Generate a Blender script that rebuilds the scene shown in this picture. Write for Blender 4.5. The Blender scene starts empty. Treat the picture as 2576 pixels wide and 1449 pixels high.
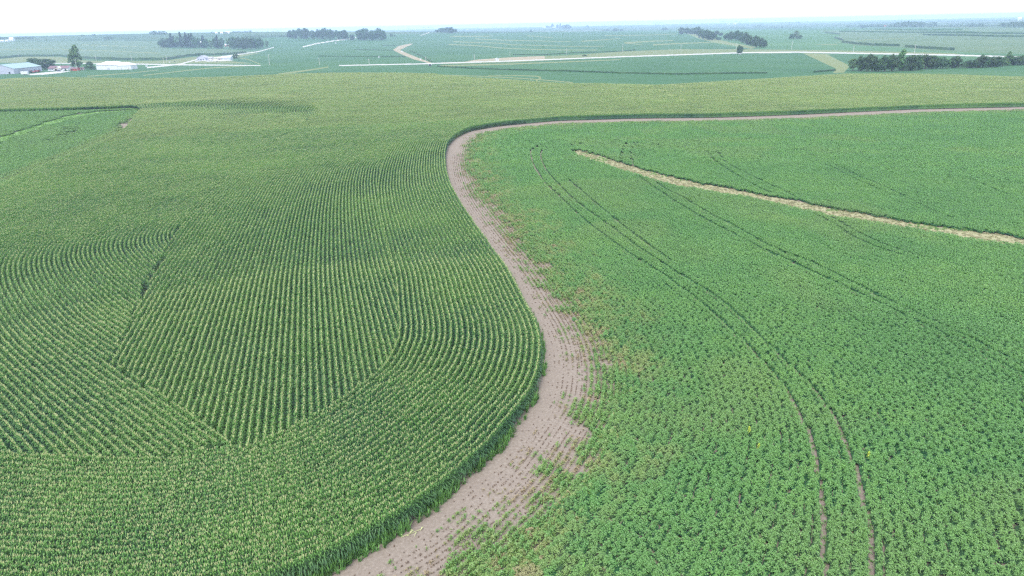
import bpy, math, random
import numpy as np
from mathutils import Matrix, Vector

SC = bpy.context.scene
COL = SC.collection
R = math.radians
rng = np.random.default_rng(7)
random.seed(7)

# ------------------------------------------------------------------ camera
PITCH, ROLL, HCAM = R(21.07), R(1.2), 40.0
FD = 1287.5 / math.tan(R(36.87))          # focal length in the working pixel scale (2575 x 1449)
CX, CY = 1287.5, 724.5
fwd = np.array([0, math.cos(PITCH), -math.sin(PITCH)])
r0 = np.array([1.0, 0, 0]); u0 = np.array([0, math.sin(PITCH), math.cos(PITCH)])
rgt = math.cos(ROLL) * r0 - math.sin(ROLL) * u0
up = math.sin(ROLL) * r0 + math.cos(ROLL) * u0
cd = bpy.data.cameras.new('camera'); cam = bpy.data.objects.new('camera', cd); COL.objects.link(cam)
cd.sensor_width = 36; cd.lens = 24; cd.clip_start = 0.5; cd.clip_end = 60000
m = Matrix(((rgt[0], up[0], -fwd[0], 0), (rgt[1], up[1], -fwd[1], 0), (rgt[2], up[2], -fwd[2], HCAM), (0, 0, 0, 1)))
cam.matrix_world = m
SC.camera = cam

# ------------------------------------------------------------------ sky, sun, exposure
SUN_EL, SUN_AZ = R(58), R(200)
w = bpy.data.worlds.new('World'); SC.world = w; w.use_nodes = True
nt = w.node_tree; nt.nodes.clear()
sky = nt.nodes.new('ShaderNodeTexSky'); sky.sky_type = 'NISHITA'; sky.sun_disc = False
sky.sun_elevation = SUN_EL; sky.sun_rotation = SUN_AZ; sky.air_density = 1.0; sky.dust_density = 4.0; sky.ozone_density = 1.0
cloud = nt.nodes.new('ShaderNodeMix'); cloud.data_type = 'RGBA'; cloud.inputs[0].default_value = 0.6
cloud.inputs['B'].default_value = (8.3, 9.1, 9.9, 1)     # thin white overcast veil
nt.links.new(sky.outputs[0], cloud.inputs['A'])
bg = nt.nodes.new('ShaderNodeBackground'); bg.inputs[1].default_value = 0.14
nt.links.new(cloud.outputs['Result'], bg.inputs[0])
wo = nt.nodes.new('ShaderNodeOutputWorld'); nt.links.new(bg.outputs[0], wo.inputs[0])
sd = bpy.data.lights.new('sun', 'SUN'); sd.energy = 1.5; sd.angle = R(14); sd.color = (1.0, 0.96, 0.9)
sun = bpy.data.objects.new('sun', sd); COL.objects.link(sun)
sun.rotation_euler = (R(90) - SUN_EL, 0, -SUN_AZ + math.pi)
SC.view_settings.view_transform = 'Standard'; SC.view_settings.look = 'None'
SC.view_settings.exposure = 1.05; SC.view_settings.gamma = 1
SC.render.engine = 'CYCLES'
cy = SC.cycles
cy.max_bounces = 6; cy.diffuse_bounces = 3; cy.glossy_bounces = 2; cy.transmission_bounces = 3; cy.volume_bounces = 1
cy.transparent_max_bounces = 6; cy.use_denoising = False; cy.filter_width = 1.3
try: cy.denoising_prefilter = 'ACCURATE'; cy.denoising_input_passes = 'RGB_ALBEDO_NORMAL'
except Exception: pass
cy.sample_clamp_indirect = 8

# ------------------------------------------------------------------ projection helpers
def unproj(x, y, z=0.0):
    """world point on the level z seen at working pixel (x, y); arrays allowed"""
    x = np.asarray(x, float); y = np.asarray(y, float); z = np.asarray(z, float)
    a = (x - CX) / FD; b = (CY - y) / FD
    d = fwd[None, :] + np.outer(a.ravel(), rgt) + np.outer(b.ravel(), up)
    t = (z.ravel() - HCAM) / np.minimum(d[:, 2], -1e-4)
    p = d * t[:, None]; p[:, 2] += HCAM
    return p
def proj(P):
    P = np.asarray(P, float); q = P - np.array([0, 0, HCAM])
    dz = q @ fwd
    s = np.where(dz > 0.5, dz, np.nan)
    return CX + FD * (q @ rgt) / s, CY - FD * (q @ up) / s, dz
def smooth(e0, e1, x):
    t = np.clip((x - e0) / (e1 - e0), 0, 1); return t * t * (3 - 2 * t)
def terrain(x, y):
    x = np.asarray(x, float); y = np.asarray(y, float)
    r = np.hypot(x, y); f = smooth(640, 1300, r)
    u = (np.sin(x / 310 + 1.3) * np.cos(y / 270 - .4) * 1.3 + np.sin((x * .6 + y) / 520 + 2) * 2.2
         + np.sin((x - y * .7) / 900) * 2.5) * f
    ridge = 34 * np.exp(-((y - 3100) / 900) ** 2) * (1 - smooth(-1500, 900, x)) * smooth(1400, 2600, r)
    far = smooth(3500, 7000, r) * (np.sin(x / 1100 + 1) * np.cos(y / 1500) * 5)
    return u + ridge + far
def ground_at(x, y, zoff=0.0):
    """march the pixel ray to the terrain -> world point"""
    a = (x - CX) / FD; b = (CY - y) / FD
    d = fwd + a * rgt + b * up
    t0 = 30.0; o = np.array([0, 0, HCAM]); t = 30.0; last = t
    while t < 16000:
        p = o + d * t
        if p[2] - float(terrain(p[0], p[1])) - zoff < 0: break
        last = t; t *= 1.01
    lo, hi = last, t
    for _ in range(30):
        mid = (lo + hi) / 2; p = o + d * mid
        if p[2] - float(terrain(p[0], p[1])) - zoff < 0: hi = mid
        else: lo = mid
    p = o + d * hi
    return Vector((p[0], p[1], p[2]))
def depth_of(p): return float(np.dot(np.array(p) - np.array([0, 0, HCAM]), fwd))
def inpoly(px, py, poly):
    poly = np.asarray(poly, float); ins = np.zeros(px.shape, bool)
    x0, y0 = poly[:, 0], poly[:, 1]; x1, y1 = np.roll(x0, -1), np.roll(y0, -1)
    for i in range(len(poly)):
        if y0[i] == y1[i]: continue
        c = ((y0[i] > py) != (y1[i] > py)) & (px < (x1[i] - x0[i]) * (py - y0[i]) / (y1[i] - y0[i]) + x0[i])
        ins ^= c
    return ins
def band(pts, w0, w1=None):
    """polygon in pixels around a traced line; full thickness w0 at its start to w1 at its end, measured up and down"""
    w1 = w0 if w1 is None else w1; n = len(pts); up_, dn = [], []
    for i, (x, y) in enumerate(pts):
        hw = (w0 + (w1 - w0) * i / (n - 1)) / 2
        up_.append((x, y - hw)); dn.append((x, y + hw))
    return up_ + dn[::-1]

# ------------------------------------------------------------------ materials
def newmat(name):
    mt = bpy.data.materials.new(name); mt.use_nodes = True; n = mt.node_tree; n.nodes.clear(); return mt, n
def N(n, t, **kw):
    nd = n.nodes.new(t)
    for k, v in kw.items():
        if k in nd.inputs.keys(): nd.inputs[k].default_value = v
        else: setattr(nd, k, v)
    return nd
def ramp(n, fac, stops):
    r = n.nodes.new('ShaderNodeValToRGB'); e = r.color_ramp.elements
    while len(e) < len(stops): e.new(0.5)
    for i, (p, c) in enumerate(stops): e[i].position = p; e[i].color = (*c, 1)
    n.links.new(fac, r.inputs[0]); return r.outputs[0]
def noise(n, scale, detail=3, rough=.55, vec=None, sxyz=None, dist=0):
    t = N(n, 'ShaderNodeTexNoise'); t.inputs['Scale'].default_value = scale; t.inputs['Detail'].default_value = detail
    t.inputs['Roughness'].default_value = rough; t.inputs['Distortion'].default_value = dist
    if vec is None: vec = N(n, 'ShaderNodeNewGeometry').outputs['Position']
    if sxyz:
        mp = N(n, 'ShaderNodeMapping'); mp.inputs['Scale'].default_value = sxyz; n.links.new(vec, mp.inputs[0]); vec = mp.outputs[0]
    n.links.new(vec, t.inputs['Vector']); return t.outputs['Fac']
def mixc(n, fac, a, b, mode='MIX'):
    mx = n.nodes.new('ShaderNodeMix'); mx.data_type = 'RGBA'; mx.blend_type = mode
    for s, v in ((0, fac), ('A', a), ('B', b)):
        if isinstance(v, (int, float)): mx.inputs[s].default_value = v
        elif isinstance(v, tuple): mx.inputs[s].default_value = (*v, 1)
        else: n.links.new(v, mx.inputs[s])
    return mx.outputs['Result']
def finish(n, color, rough=.8, spec=.2, trans=0.0, metallic=0, bump=None, bstr=.3):
    p = N(n, 'ShaderNodeBsdfPrincipled'); p.inputs['Roughness'].default_value = rough
    p.inputs['Specular IOR Level'].default_value = spec; p.inputs['Metallic'].default_value = metallic
    if isinstance(color, tuple): p.inputs['Base Color'].default_value = (*color, 1)
    else: n.links.new(color, p.inputs['Base Color'])
    if bump is not None:
        b = N(n, 'ShaderNodeBump'); b.inputs['Strength'].default_value = bstr; n.links.new(bump, b.inputs['Height']); n.links.new(b.outputs[0], p.inputs['Normal'])
    o = N(n, 'ShaderNodeOutputMaterial'); sh = p.outputs[0]
    if trans:
        t = N(n, 'ShaderNodeBsdfTranslucent')
        if isinstance(color, tuple): t.inputs[0].default_value = (*color, 1)
        else: n.links.new(color, t.inputs[0])
        ms = N(n, 'ShaderNodeMixShader'); ms.inputs[0].default_value = trans
        n.links.new(sh, ms.inputs[1]); n.links.new(t.outputs[0], ms.inputs[2]); sh = ms.outputs[0]
    n.links.new(sh, o.inputs[0])
def math_(n, op, a, b=0.0, c=None, clamp=False):
    q = n.nodes.new('ShaderNodeMath'); q.operation = op; q.use_clamp = clamp
    for i, v in enumerate((a, b, c)):
        if v is None: continue
        if isinstance(v, (int, float)): q.inputs[i].default_value = v
        else: n.links.new(v, q.inputs[i])
    return q.outputs[0]
def attr(n, name, typ='INSTANCER'):
    a = n.nodes.new('ShaderNodeAttribute'); a.attribute_type = typ; a.attribute_name = name; return a.outputs['Fac']
def flat_mat(name, c, rough=.7, spec=.3, var=.12, scale=.6, metallic=0):
    mt, n = newmat(name); f = noise(n, scale, 4)
    col = ramp(n, f, [(.3, tuple(max(0, v * (1 - var)) for v in c)), (.7, tuple(v * (1 + var) for v in c))])
    finish(n, col, rough, spec, metallic=metallic); return mt

M = {}
# soil of the strip and under the crops
mt, n = newmat('soil'); M['soil'] = mt
f1 = noise(n, 3.5, 6, .7); f2 = noise(n, .35, 3); f3 = noise(n, 14, 3, .7)
c = ramp(n, f1, [(.3, (.15, .124, .100)), (.55, (.222, .188, .160)), (.75, (.31, .27, .235))])
c = mixc(n, math_(n, 'MULTIPLY', f2, .5), c, (.16, .125, .108))
c = mixc(n, ramp(n, f3, [(.60, (0, 0, 0)), (.70, (.7, .7, .7))]), c, (.36, .32, .28))
finish(n, c, .95, .1, bump=f1, bstr=.5)
# corn leaf
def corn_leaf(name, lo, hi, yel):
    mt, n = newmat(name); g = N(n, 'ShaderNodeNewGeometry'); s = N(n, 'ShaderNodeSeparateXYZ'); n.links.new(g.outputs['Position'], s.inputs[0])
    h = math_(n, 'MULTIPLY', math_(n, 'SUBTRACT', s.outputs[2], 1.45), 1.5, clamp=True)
    c = mixc(n, h, lo, hi)  # yellow-green tops; bluish low leaves also carry row-gap shade in their colour
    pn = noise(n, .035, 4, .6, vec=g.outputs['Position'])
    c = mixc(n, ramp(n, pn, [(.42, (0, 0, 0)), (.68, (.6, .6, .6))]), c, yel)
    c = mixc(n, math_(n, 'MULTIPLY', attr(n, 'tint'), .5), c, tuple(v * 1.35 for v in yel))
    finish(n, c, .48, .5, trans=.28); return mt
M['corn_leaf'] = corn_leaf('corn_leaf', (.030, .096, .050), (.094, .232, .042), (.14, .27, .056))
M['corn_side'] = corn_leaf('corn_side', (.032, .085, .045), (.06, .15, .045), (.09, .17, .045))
mt, n = newmat('tassel'); M['tassel'] = mt
c = mixc(n, noise(n, .06, 3), (.37, .42, .19), (.52, .54, .28)); finish(n, c, .8, .1, trans=.2)
# soybean leaf with a dryness value
mt, n = newmat('soy_leaf'); M['soy'] = mt
g = N(n, 'ShaderNodeNewGeometry').outputs['Position']
pn = noise(n, .045, 5, .6, vec=g); pn2 = noise(n, .5, 4, .7, vec=g); pn3 = noise(n, 5, 2, .6, vec=g)
c = ramp(n, pn, [(.35, (.098, .250, .058)), (.5, (.118, .278, .062)), (.66, (.148, .305, .064))])
c = mixc(n, ramp(n, pn2, [(.4, (.45, .45, .45)), (.62, (0, 0, 0))]), c, (.085, .215, .060))
c = mixc(n, ramp(n, pn3, [(.5, (0, 0, 0)), (.7, (.35, .35, .35))]), c, (.19, .34, .14))
d = attr(n, 'dry')
c = mixc(n, math_(n, 'MULTIPLY', d, 2.0, clamp=True), c, (.21, .28, .085))
c = mixc(n, math_(n, 'MULTIPLY', math_(n, 'SUBTRACT', d, .5), 2.6, clamp=True), c, (.30, .235, .14))
finish(n, c, .45, .48, trans=.25)
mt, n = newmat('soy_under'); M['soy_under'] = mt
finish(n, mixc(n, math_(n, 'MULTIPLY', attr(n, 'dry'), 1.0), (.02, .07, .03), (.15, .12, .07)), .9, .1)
def grass_mat(name, a, b, cc, s1=.25, s2=2.5):
    mt, n = newmat(name)
    c = mixc(n, noise(n, s1, 4, .65), a, b); c = mixc(n, ramp(n, noise(n, s2, 5, .7), [(.45, (0, 0, 0)), (.65, (.8, .8, .8))]), c, cc)
    finish(n, c, .85, .15, trans=.15); M[name] = mt
grass_mat('dead_grass', (.29, .26, .16), (.22, .25, .115), (.42, .37, .26), .12)
grass_mat('lime_grass', (.12, .25, .065), (.15, .27, .075), (.18, .27, .10))
grass_mat('verge_grass', (.10, .145, .055), (.14, .165, .075), (.18, .185, .10), .02, .2)
grass_mat('gravel', (.40, .39, .38), (.34, .33, .32), (.45, .44, .43), .05, .6)
grass_mat('bare_path', (.24, .20, .135), (.28, .24, .16), (.30, .26, .19), .03, .2)
grass_mat('waterway', (.14, .17, .075), (.17, .19, .09), (.11, .15, .06), .02, .2)
def far_crop(name, stops, streak, s=.004, fine=.09):
    mt, n = newmat(name)
    a = noise(n, s, 5, .6, sxyz=(1, 1.6, 1), dist=.6); b = noise(n, fine, 4, .7, sxyz=(.35, .8, 1)); e = noise(n, .02, 3, .6, sxyz=(.25, 1.8, 1), dist=1)
    c = ramp(n, a, stops)
    c = mixc(n, ramp(n, b, [(.35, (.35, .35, .35)), (.6, (0, 0, 0))]), c, tuple(v * .62 for v in stops[0][1]))
    c = mixc(n, ramp(n, e, [(.52, (0, 0, 0)), (.68, (.45, .45, .45))]), c, streak)
    finish(n, c, .85, .1); M[name] = mt
far_crop('far_soy', [(.3, (.030, .088, .040)), (.5, (.038, .105, .045)), (.7, (.052, .118, .046))], (.07, .135, .055))  # flat sheet colour lowered to include the canopy's self-shadowing
far_crop('far_soy_pale', [(.3, (.045, .115, .05)), (.5, (.055, .13, .055)), (.7, (.07, .145, .056))], (.09, .16, .065))
far_crop('far_corn', [(.3, (.062, .112, .056)), (.5, (.076, .126, .064)), (.7, (.096, .142, .072))], (.13, .165, .085))
far_crop('far_mixed', [(.35, (.025, .065, .035)), (.5, (.05, .10, .045)), (.66, (.11, .135, .07))], (.12, .12, .07), .0011, .01)

# ------------------------------------------------------------------ mesh helpers
class MB:
    def __init__(s): s.v = []; s.f = []; s.m = []
    def quad(s, a, b, c, d, mi=0):
        k = len(s.v); s.v += [a, b, c, d]; s.f.append((k, k + 1, k + 2, k + 3)); s.m.append(mi)
    def tri(s, a, b, c, mi=0):
        k = len(s.v); s.v += [a, b, c]; s.f.append((k, k + 1, k + 2)); s.m.append(mi)
    def poly(s, pts, mi=0):
        k = len(s.v); s.v += pts; s.f.append(tuple(range(k, k + len(pts)))); s.m.append(mi)
    def box(s, x0, y0, z0, x1, y1, z1, mi=0):
        k = len(s.v); s.v += [(x0, y0, z0), (x1, y0, z0), (x1, y1, z0), (x0, y1, z0), (x0, y0, z1), (x1, y0, z1), (x1, y1, z1), (x0, y1, z1)]
        for f in ((0, 3, 2, 1), (4, 5, 6, 7), (0, 1, 5, 4), (1, 2, 6, 5), (2, 3, 7, 6), (3, 0, 4, 7)): s.f.append(tuple(k + i for i in f)); s.m.append(mi)
    def cyl(s, p0, p1, ra, rb, n=6, mi=0):
        p0 = Vector(p0); p1 = Vector(p1); d = (p1 - p0).normalized()
        a = d.orthogonal().normalized(); b = d.cross(a); k = len(s.v)
        for p, r in ((p0, ra), (p1, rb)):
            for i in range(n):
                t = 2 * math.pi * i / n; q = p + a * (r * math.cos(t)) + b * (r * math.sin(t)); s.v.append(tuple(q))
        for i in range(n):
            j = (i + 1) % n; s.f.append((k + i, k + j, k + n + j, k + n + i)); s.m.append(mi)
        s.f.append(tuple(k + i for i in range(n))[::-1]); s.m.append(mi)
        s.f.append(tuple(k + n + i for i in range(n))); s.m.append(mi)
    def mesh(s, name, mats):
        me = bpy.data.meshes.new(name); me.from_pydata([tuple(v) for v in s.v], [], s.f)
        for mm in mats: me.materials.append(mm)
        me.polygons.foreach_set('material_index', s.m); me.update(); return me
    def build(s, name, mats, parent=None, loc=None, link=True):
        if not isinstance(mats, (list, tuple)): mats = [mats]
        o = bpy.data.objects.new(name, s.mesh(name, mats))
        if link: COL.objects.link(o)
        if parent: o.parent = parent
        if loc is not None: o.location = loc
        return o
def tag(o, label=None, cat=None, group=None, kind=None):
    if label: o['label'] = label
    if cat: o['category'] = cat
    if group: o['group'] = group
    if kind: o['kind'] = kind
    return o
def empty(name, loc, rz=0, label=None, cat=None, group=None):
    o = bpy.data.objects.new(name, None); COL.objects.link(o); o.location = loc; o.rotation_euler = (0, 0, rz); o.empty_display_size = .5
    return tag(o, label, cat, group)
def np_mesh(name, V, F, mats, mi=None, smooth_=False):
    me = bpy.data.meshes.new(name); nv, nf = len(V), len(F)
    me.vertices.add(nv); me.vertices.foreach_set('co', np.ascontiguousarray(V, dtype=np.float32).ravel())
    me.loops.add(nf * 4); me.loops.foreach_set('vertex_index', np.ascontiguousarray(F, dtype=np.int32).ravel())
    me.polygons.add(nf); me.polygons.foreach_set('loop_start', np.arange(nf, dtype=np.int32) * 4)
    for mm in mats: me.materials.append(mm)
    if mi is not None: me.polygons.foreach_set('material_index', np.ascontiguousarray(mi, dtype=np.int32))
    me.update(calc_edges=True); me.validate()
    if smooth_: me.polygons.foreach_set('use_smooth', np.ones(nf, bool))
    return me

# ------------------------------------------------------------------ far countryside: one polar grid, split by what grows there
R0 = 480.0
CBL = [(-400, 186), (0, 189), (186, 194), (372, 197), (480, 194), (590, 191), (687, 187), (734, 185), (841, 182), (974, 182), (1093, 184), (1120, 189),
       (1200, 194), (1287, 199), (1431, 209), (1527, 209), (1661, 212), (1741, 208), (1820, 203), (1888, 199), (2021, 191), (2128, 184), (2288, 184), (2421, 187), (2575, 192), (3000, 200)]
P = []   # (class, polygon) painted in order
def add(cls, poly): P.append((cls, poly))
# --- fields
add('far_mixed', [(-900, -200), (3600, -200), (3600, 76), (2575, 72), (2100, 68), (1750, 76), (1300, 82), (900, 88), (600, 98), (300, 104), (-900, 112)])
add('field_left', [(-900, 108), (0, 106), (200, 104), (403, 103), (420, 122), (560, 124), (640, 130), (600, 136), (520, 139), (470, 142), (418, 149), (300, 152), (212, 149), (150, 141), (80, 140), (0, 148), (-900, 160)])
add('verge', [(-900, 158), (0, 149), (60, 142), (150, 143), (212, 152), (300, 155), (418, 152), (480, 144), (520, 141), (560, 141), (660, 133), (560, 152), (640, 160), (350, 160), (0, 158), (-900, 170)])
add('field_pale_right', [(1810, 76), (2575, 74), (3600, 74), (3600, 140), (2575, 137), (2400, 135), (2100, 127), (1960, 126), (1830, 118), (1740, 92), (1700, 78)])
add('field_corn_right', [(2060, 78), (2575, 70), (3600, 66), (3600, 138), (2575, 136), (2480, 134), (2330, 127), (2270, 120), (2160, 115), (2120, 108), (2106, 97), (2112, 88)])
add('verge', [(1190, 152), (1330, 143), (1440, 139), (1560, 130), (1700, 124), (1880, 124), (2110, 127), (2400, 134), (2440, 141), (2010, 133), (1860, 133), (1560, 143), (1290, 157), (1190, 158)])
add('plowed', [(1150, 158), (1200, 150), (1290, 144), (1370, 141), (1370, 150), (1200, 158)])
# --- terraces and grassed bands (traced lines, thickness in working pixels)
for pts, th, th1, cl in [
    ([(1128, 112), (1200, 115), (1260, 121), (1330, 124), (1420, 126), (1500, 126)], 2.4, 1.6, 'terrace'),
    ([(1140, 105), (1190, 107), (1260, 109), (1287, 113), (1340, 114), (1440, 117), (1520, 116)], 2.2, 1.4, 'terrace'),
    ([(1195, 98), (1260, 101), (1340, 103), (1435, 105)], 2.2, 1.2, 'terrace'),
    ([(1130, 92), (1240, 91)], 1.5, 1.2, 'terrace'), ([(1325, 90), (1390, 95)], 1.6, 1.2, 'terrace'),
    ([(1462, 104), (1510, 101), (1560, 97)], 2.4, 1.2, 'terrace'),
    ([(1570, 108), (1640, 104), (1692, 102)], 3.2, 1.6, 'terrace'), ([(1570, 108), (1615, 113)], 2.6, 1.0, 'terrace'),
    ([(1643, 113), (1700, 110), (1780, 107), (1830, 105)], 3.2, 1.4, 'terrace'),
    ([(1520, 90), (1640, 88), (1700, 86)], 1.6, 1.2, 'terrace'),
    ([(1600, 150), (1680, 151), (1800, 150), (1900, 147), (2010, 144)], 2.2, 4, 'terrace'),
    ([(0, 126), (120, 123), (240, 127), (400, 134)], 1.6, 1.8, 'terrace'), ([(200, 112), (300, 116), (370, 119)], 1.4, 1.4, 'terrace'),
    ([(1085, 188), (1180, 191), (1240, 193), (1340, 199), (1440, 208)], 1.6, 2.6, 'terrace'),
    ([(1228, 190), (1300, 190), (1350, 192), (1362, 196), (1348, 203)], 1.2, 4, 'terrace'),
    ([(600, 146), (622, 149), (640, 156), (655, 162)], 1.8, 2.4, 'terrace'),
    ([(360, 190), (420, 183), (520, 172), (640, 164)], 2, 2, 'terrace'), ([(220, 192), (330, 184), (400, 176)], 2.4, 1.2, 'terrace'),
    ([(700, 187), (760, 179), (800, 173), (826, 169), (822, 165)], 4, 2, 'terrace'),
    ([(2050, 112), (2106, 112)], 1.2, 1.2, 'terrace'),
    ([(2100, 108), (2180, 100), (2300, 95)], .8, .8, 'terrace')]:
    add(cl, band(pts, th, th1))
add('waterway', [(1985, 127), (2000, 116), (2010, 108), (1985, 100), (1960, 96), (1950, 92), (1975, 96), (2000, 104), (2060, 112), (2120, 122), (2080, 124)] if 0 else
    [(1735, 88), (1700, 76), (1730, 75), (1770, 90), (1840, 108), (1905, 119), (1890, 123), (1800, 108), (1760, 98)])
add('waterway', [(2018, 134), (2085, 136), (2118, 152), (2135, 168), (2122, 183), (2095, 184), (2102, 173), (2060, 153)])
add('plowed2', [(2030, 134), (2074, 136), (2132, 162), (2120, 170), (2090, 162)])
add('soy_dark', [(1370, 158), (1600, 148), (1700, 147), (1900, 142), (2020, 137), (2055, 153), (2102, 172), (2100, 178), (1900, 183), (1700, 187), (1550, 184), (1430, 180), (1287, 178), (1200, 177)])
add('soy_dark', [(2080, 137), (2250, 140), (2250, 150), (2140, 157), (2130, 162), (2105, 150)])
add('bare_path', [(988, 126), (1002, 116), (1030, 110), (1040, 110), (1020, 119), (1006, 126), (1028, 136), (1060, 149), (1085, 158), (1078, 159), (1042, 150), (1012, 138)])
for x0, x1, y0 in ((1110, 1290, 167),): add('verge', band([(x0, y0 - 8), (1200, y0 - 10), (x1, y0 - 14)], 5, 4))
add('lime', band([(1105, 166), (1290, 161), (1420, 156), (1560, 150)], 4, 2))
# --- gravel roads
for pts, th, th1 in [
    ([(852, 165), (1050, 161), (1287, 153.5), (1560, 143), (1740, 137), (1860, 133), (2010, 131.5), (2200, 135), (2360, 138), (2460, 140.5), (2700, 148)], 3.0, 4.6),
    ([(60, 158.5), (230, 160), (330, 161), (440, 163)], 2.2, 3.6), ([(440, 163), (560, 164), (655, 165)], 4, 2.4),
    ([(370, 170), (420, 165), (455, 161), (495, 150), (560, 143), (600, 137), (650, 130), (688, 119.5)], 4.4, 2.4),
    ([(762, 118), (800, 109), (840, 103), (878, 98), (900, 93)], 3.4, 2.4),
    ([(1058, 89.5), (1079, 82)], 1.6, 2.0), ([(490, 155), (505, 153), (545, 152)], 3, 1)]:
    add('road', band(pts, th * .78, th1 * .78))
add('yard', [(70, 187), (105, 183), (150, 179), (180, 179), (150, 184), (110, 188), (75, 189)])
add('yard', [(508, 152), (530, 147), (560, 149), (590, 152), (560, 154), (520, 155)])

CLS = {'field': ('M:far_soy', 'soybean_field'), 'far_mixed': ('far_mixed', 'distant_farmland'), 'field_left': ('far_corn', 'far_corn_field'),
       'verge': ('verge_grass', 'roadside_grass'), 'field_pale_right': ('far_soy_pale', 'pale_soybean_field'), 'field_corn_right': ('far_corn', 'hillside_corn_field'),
       'terrace': ('waterway', 'terrace_grass'), 'waterway': ('waterway', 'grassed_waterway'), 'plowed': ('bare_path', 'weedy_ground'), 'plowed2': ('waterway', 'dry_pasture'),
       'soy_dark': ('far_soy', 'roadside_soybean_field'), 'bare_path': ('bare_path', 'dry_waterway'), 'lime': ('waterway', 'ditch_grass'), 'road': ('gravel', 'gravel_road'), 'yard': ('gravel', 'gravel_yard')}
names = ['field'] + [k for k in CLS if k != 'field']
ncol = 1750
az = np.linspace(R(-47), R(47), ncol)
dep0 = math.atan(HCAM / R0)
steps = [dep0]
while steps[-1] > 0.0032:
    steps.append(steps[-1] - (0.5 / FD if steps[-1] < 0.075 else 1.2 / FD))
rad = HCAM / np.tan(np.array(steps)); nrow = len(rad)
RR, AA = np.meshgrid(rad, az, indexing='ij')
X = RR * np.sin(AA); Y = RR * np.cos(AA); Z = terrain(X, Y)
Rc = (RR[:-1, :-1] + RR[1:, 1:]) / 2; Ac = (AA[:-1, :-1] + AA[1:, 1:]) / 2
xc, yc = Rc * np.sin(Ac), Rc * np.cos(Ac); zc = terrain(xc, yc)
pxx, pyy, _ = proj(np.stack([xc.ravel(), yc.ravel(), zc.ravel()], 1))
cls = np.zeros(pxx.shape, np.int32)
for cn, poly in P:
    pa = np.array(poly); bb = (pxx > pa[:, 0].min() - 1) & (pxx < pa[:, 0].max() + 1) & (pyy > pa[:, 1].min() - 1) & (pyy < pa[:, 1].max() + 1)
    ii = np.nonzero(bb)[0]
    hit = inpoly(pxx[ii], pyy[ii], poly); cls[ii[hit]] = names.index(cn)
idx = (np.arange(nrow - 1)[:, None] * ncol + np.arange(ncol - 1)[None, :]).ravel()
FQ = np.stack([idx, idx + 1, idx + ncol + 1, idx + ncol], 1)[:, ::-1]
VV = np.stack([X.ravel(), Y.ravel(), Z.ravel()], 1)
for k, cn in enumerate(names):
    sel = np.nonzero(cls == k)[0]
    if len(sel) == 0: continue
    fq = FQ[sel]; u, inv = np.unique(fq, return_inverse=True)
    mn, on = CLS[cn]
    me = np_mesh(on, VV[u], inv.reshape(fq.shape), [M[mn.replace('M:', '')]], smooth_=True)
    o = bpy.data.objects.new(on, me); COL.objects.link(o); tag(o, kind='structure')
# near ground (level) and the rest of the disc outside the fine sector
g = MB(); ra = [0, 15, 40, 90, 180, 300, 400, R0]; na = 96
def ring(r1, r2, a0, a1, n_):
    for i in range(n_):
        b0 = a0 + (a1 - a0) * i / n_; b1 = a0 + (a1 - a0) * (i + 1) / n_
        q = []
        for r_, b_ in ((r1, b0), (r1, b1), (r2, b1), (r2, b0)):
            x_, y_ = r_ * math.sin(b_), r_ * math.cos(b_); q.append((x_, y_, float(terrain(x_, y_)) if r_ > R0 + 1 else 0))
        if r1 == 0: g.tri(q[0], q[3], q[2])
        else: g.quad(q[0], q[3], q[2], q[1])
for i in range(len(ra) - 1): ring(ra[i], ra[i + 1], 0, 2 * math.pi, na if ra[i + 1] < R0 else 1750)
tag(g.build('ground', M['soil']), kind='structure')
g = MB(); rs = [R0 + .5, 700, 1000, 1500, 2200, 3200, 5000, 8000, 12300]
for i in range(len(rs) - 1): ring(rs[i], rs[i + 1], R(47), R(313), 120)
tag(g.build('surrounding_farmland', M['far_soy']), kind='structure')

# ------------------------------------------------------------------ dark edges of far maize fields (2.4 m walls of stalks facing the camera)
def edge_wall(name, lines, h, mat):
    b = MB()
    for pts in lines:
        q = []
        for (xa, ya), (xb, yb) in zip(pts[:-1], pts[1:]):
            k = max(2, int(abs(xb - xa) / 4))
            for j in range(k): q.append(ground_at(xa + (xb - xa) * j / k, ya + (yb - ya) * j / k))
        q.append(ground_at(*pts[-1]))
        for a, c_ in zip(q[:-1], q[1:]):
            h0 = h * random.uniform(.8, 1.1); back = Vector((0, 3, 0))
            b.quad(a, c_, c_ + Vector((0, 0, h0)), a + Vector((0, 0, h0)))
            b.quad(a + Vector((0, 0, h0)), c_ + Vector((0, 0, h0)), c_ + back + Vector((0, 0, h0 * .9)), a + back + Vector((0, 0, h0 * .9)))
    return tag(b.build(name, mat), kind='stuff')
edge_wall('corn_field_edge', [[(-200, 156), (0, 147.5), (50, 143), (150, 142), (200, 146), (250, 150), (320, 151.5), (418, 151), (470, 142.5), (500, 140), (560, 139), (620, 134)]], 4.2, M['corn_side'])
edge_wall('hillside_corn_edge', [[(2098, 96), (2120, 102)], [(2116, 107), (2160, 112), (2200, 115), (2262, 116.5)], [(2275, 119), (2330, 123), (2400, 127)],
                                 [(2075, 83), (2112, 87)], [(2110, 80), (2300, 83), (2450, 82)], [(2330, 83), (2575, 86)], [(2320, 89), (2440, 91), (2575, 94)], [(2200, 75), (2330, 77), (2420, 76)]], 3.6, M['corn_side'])
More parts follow.
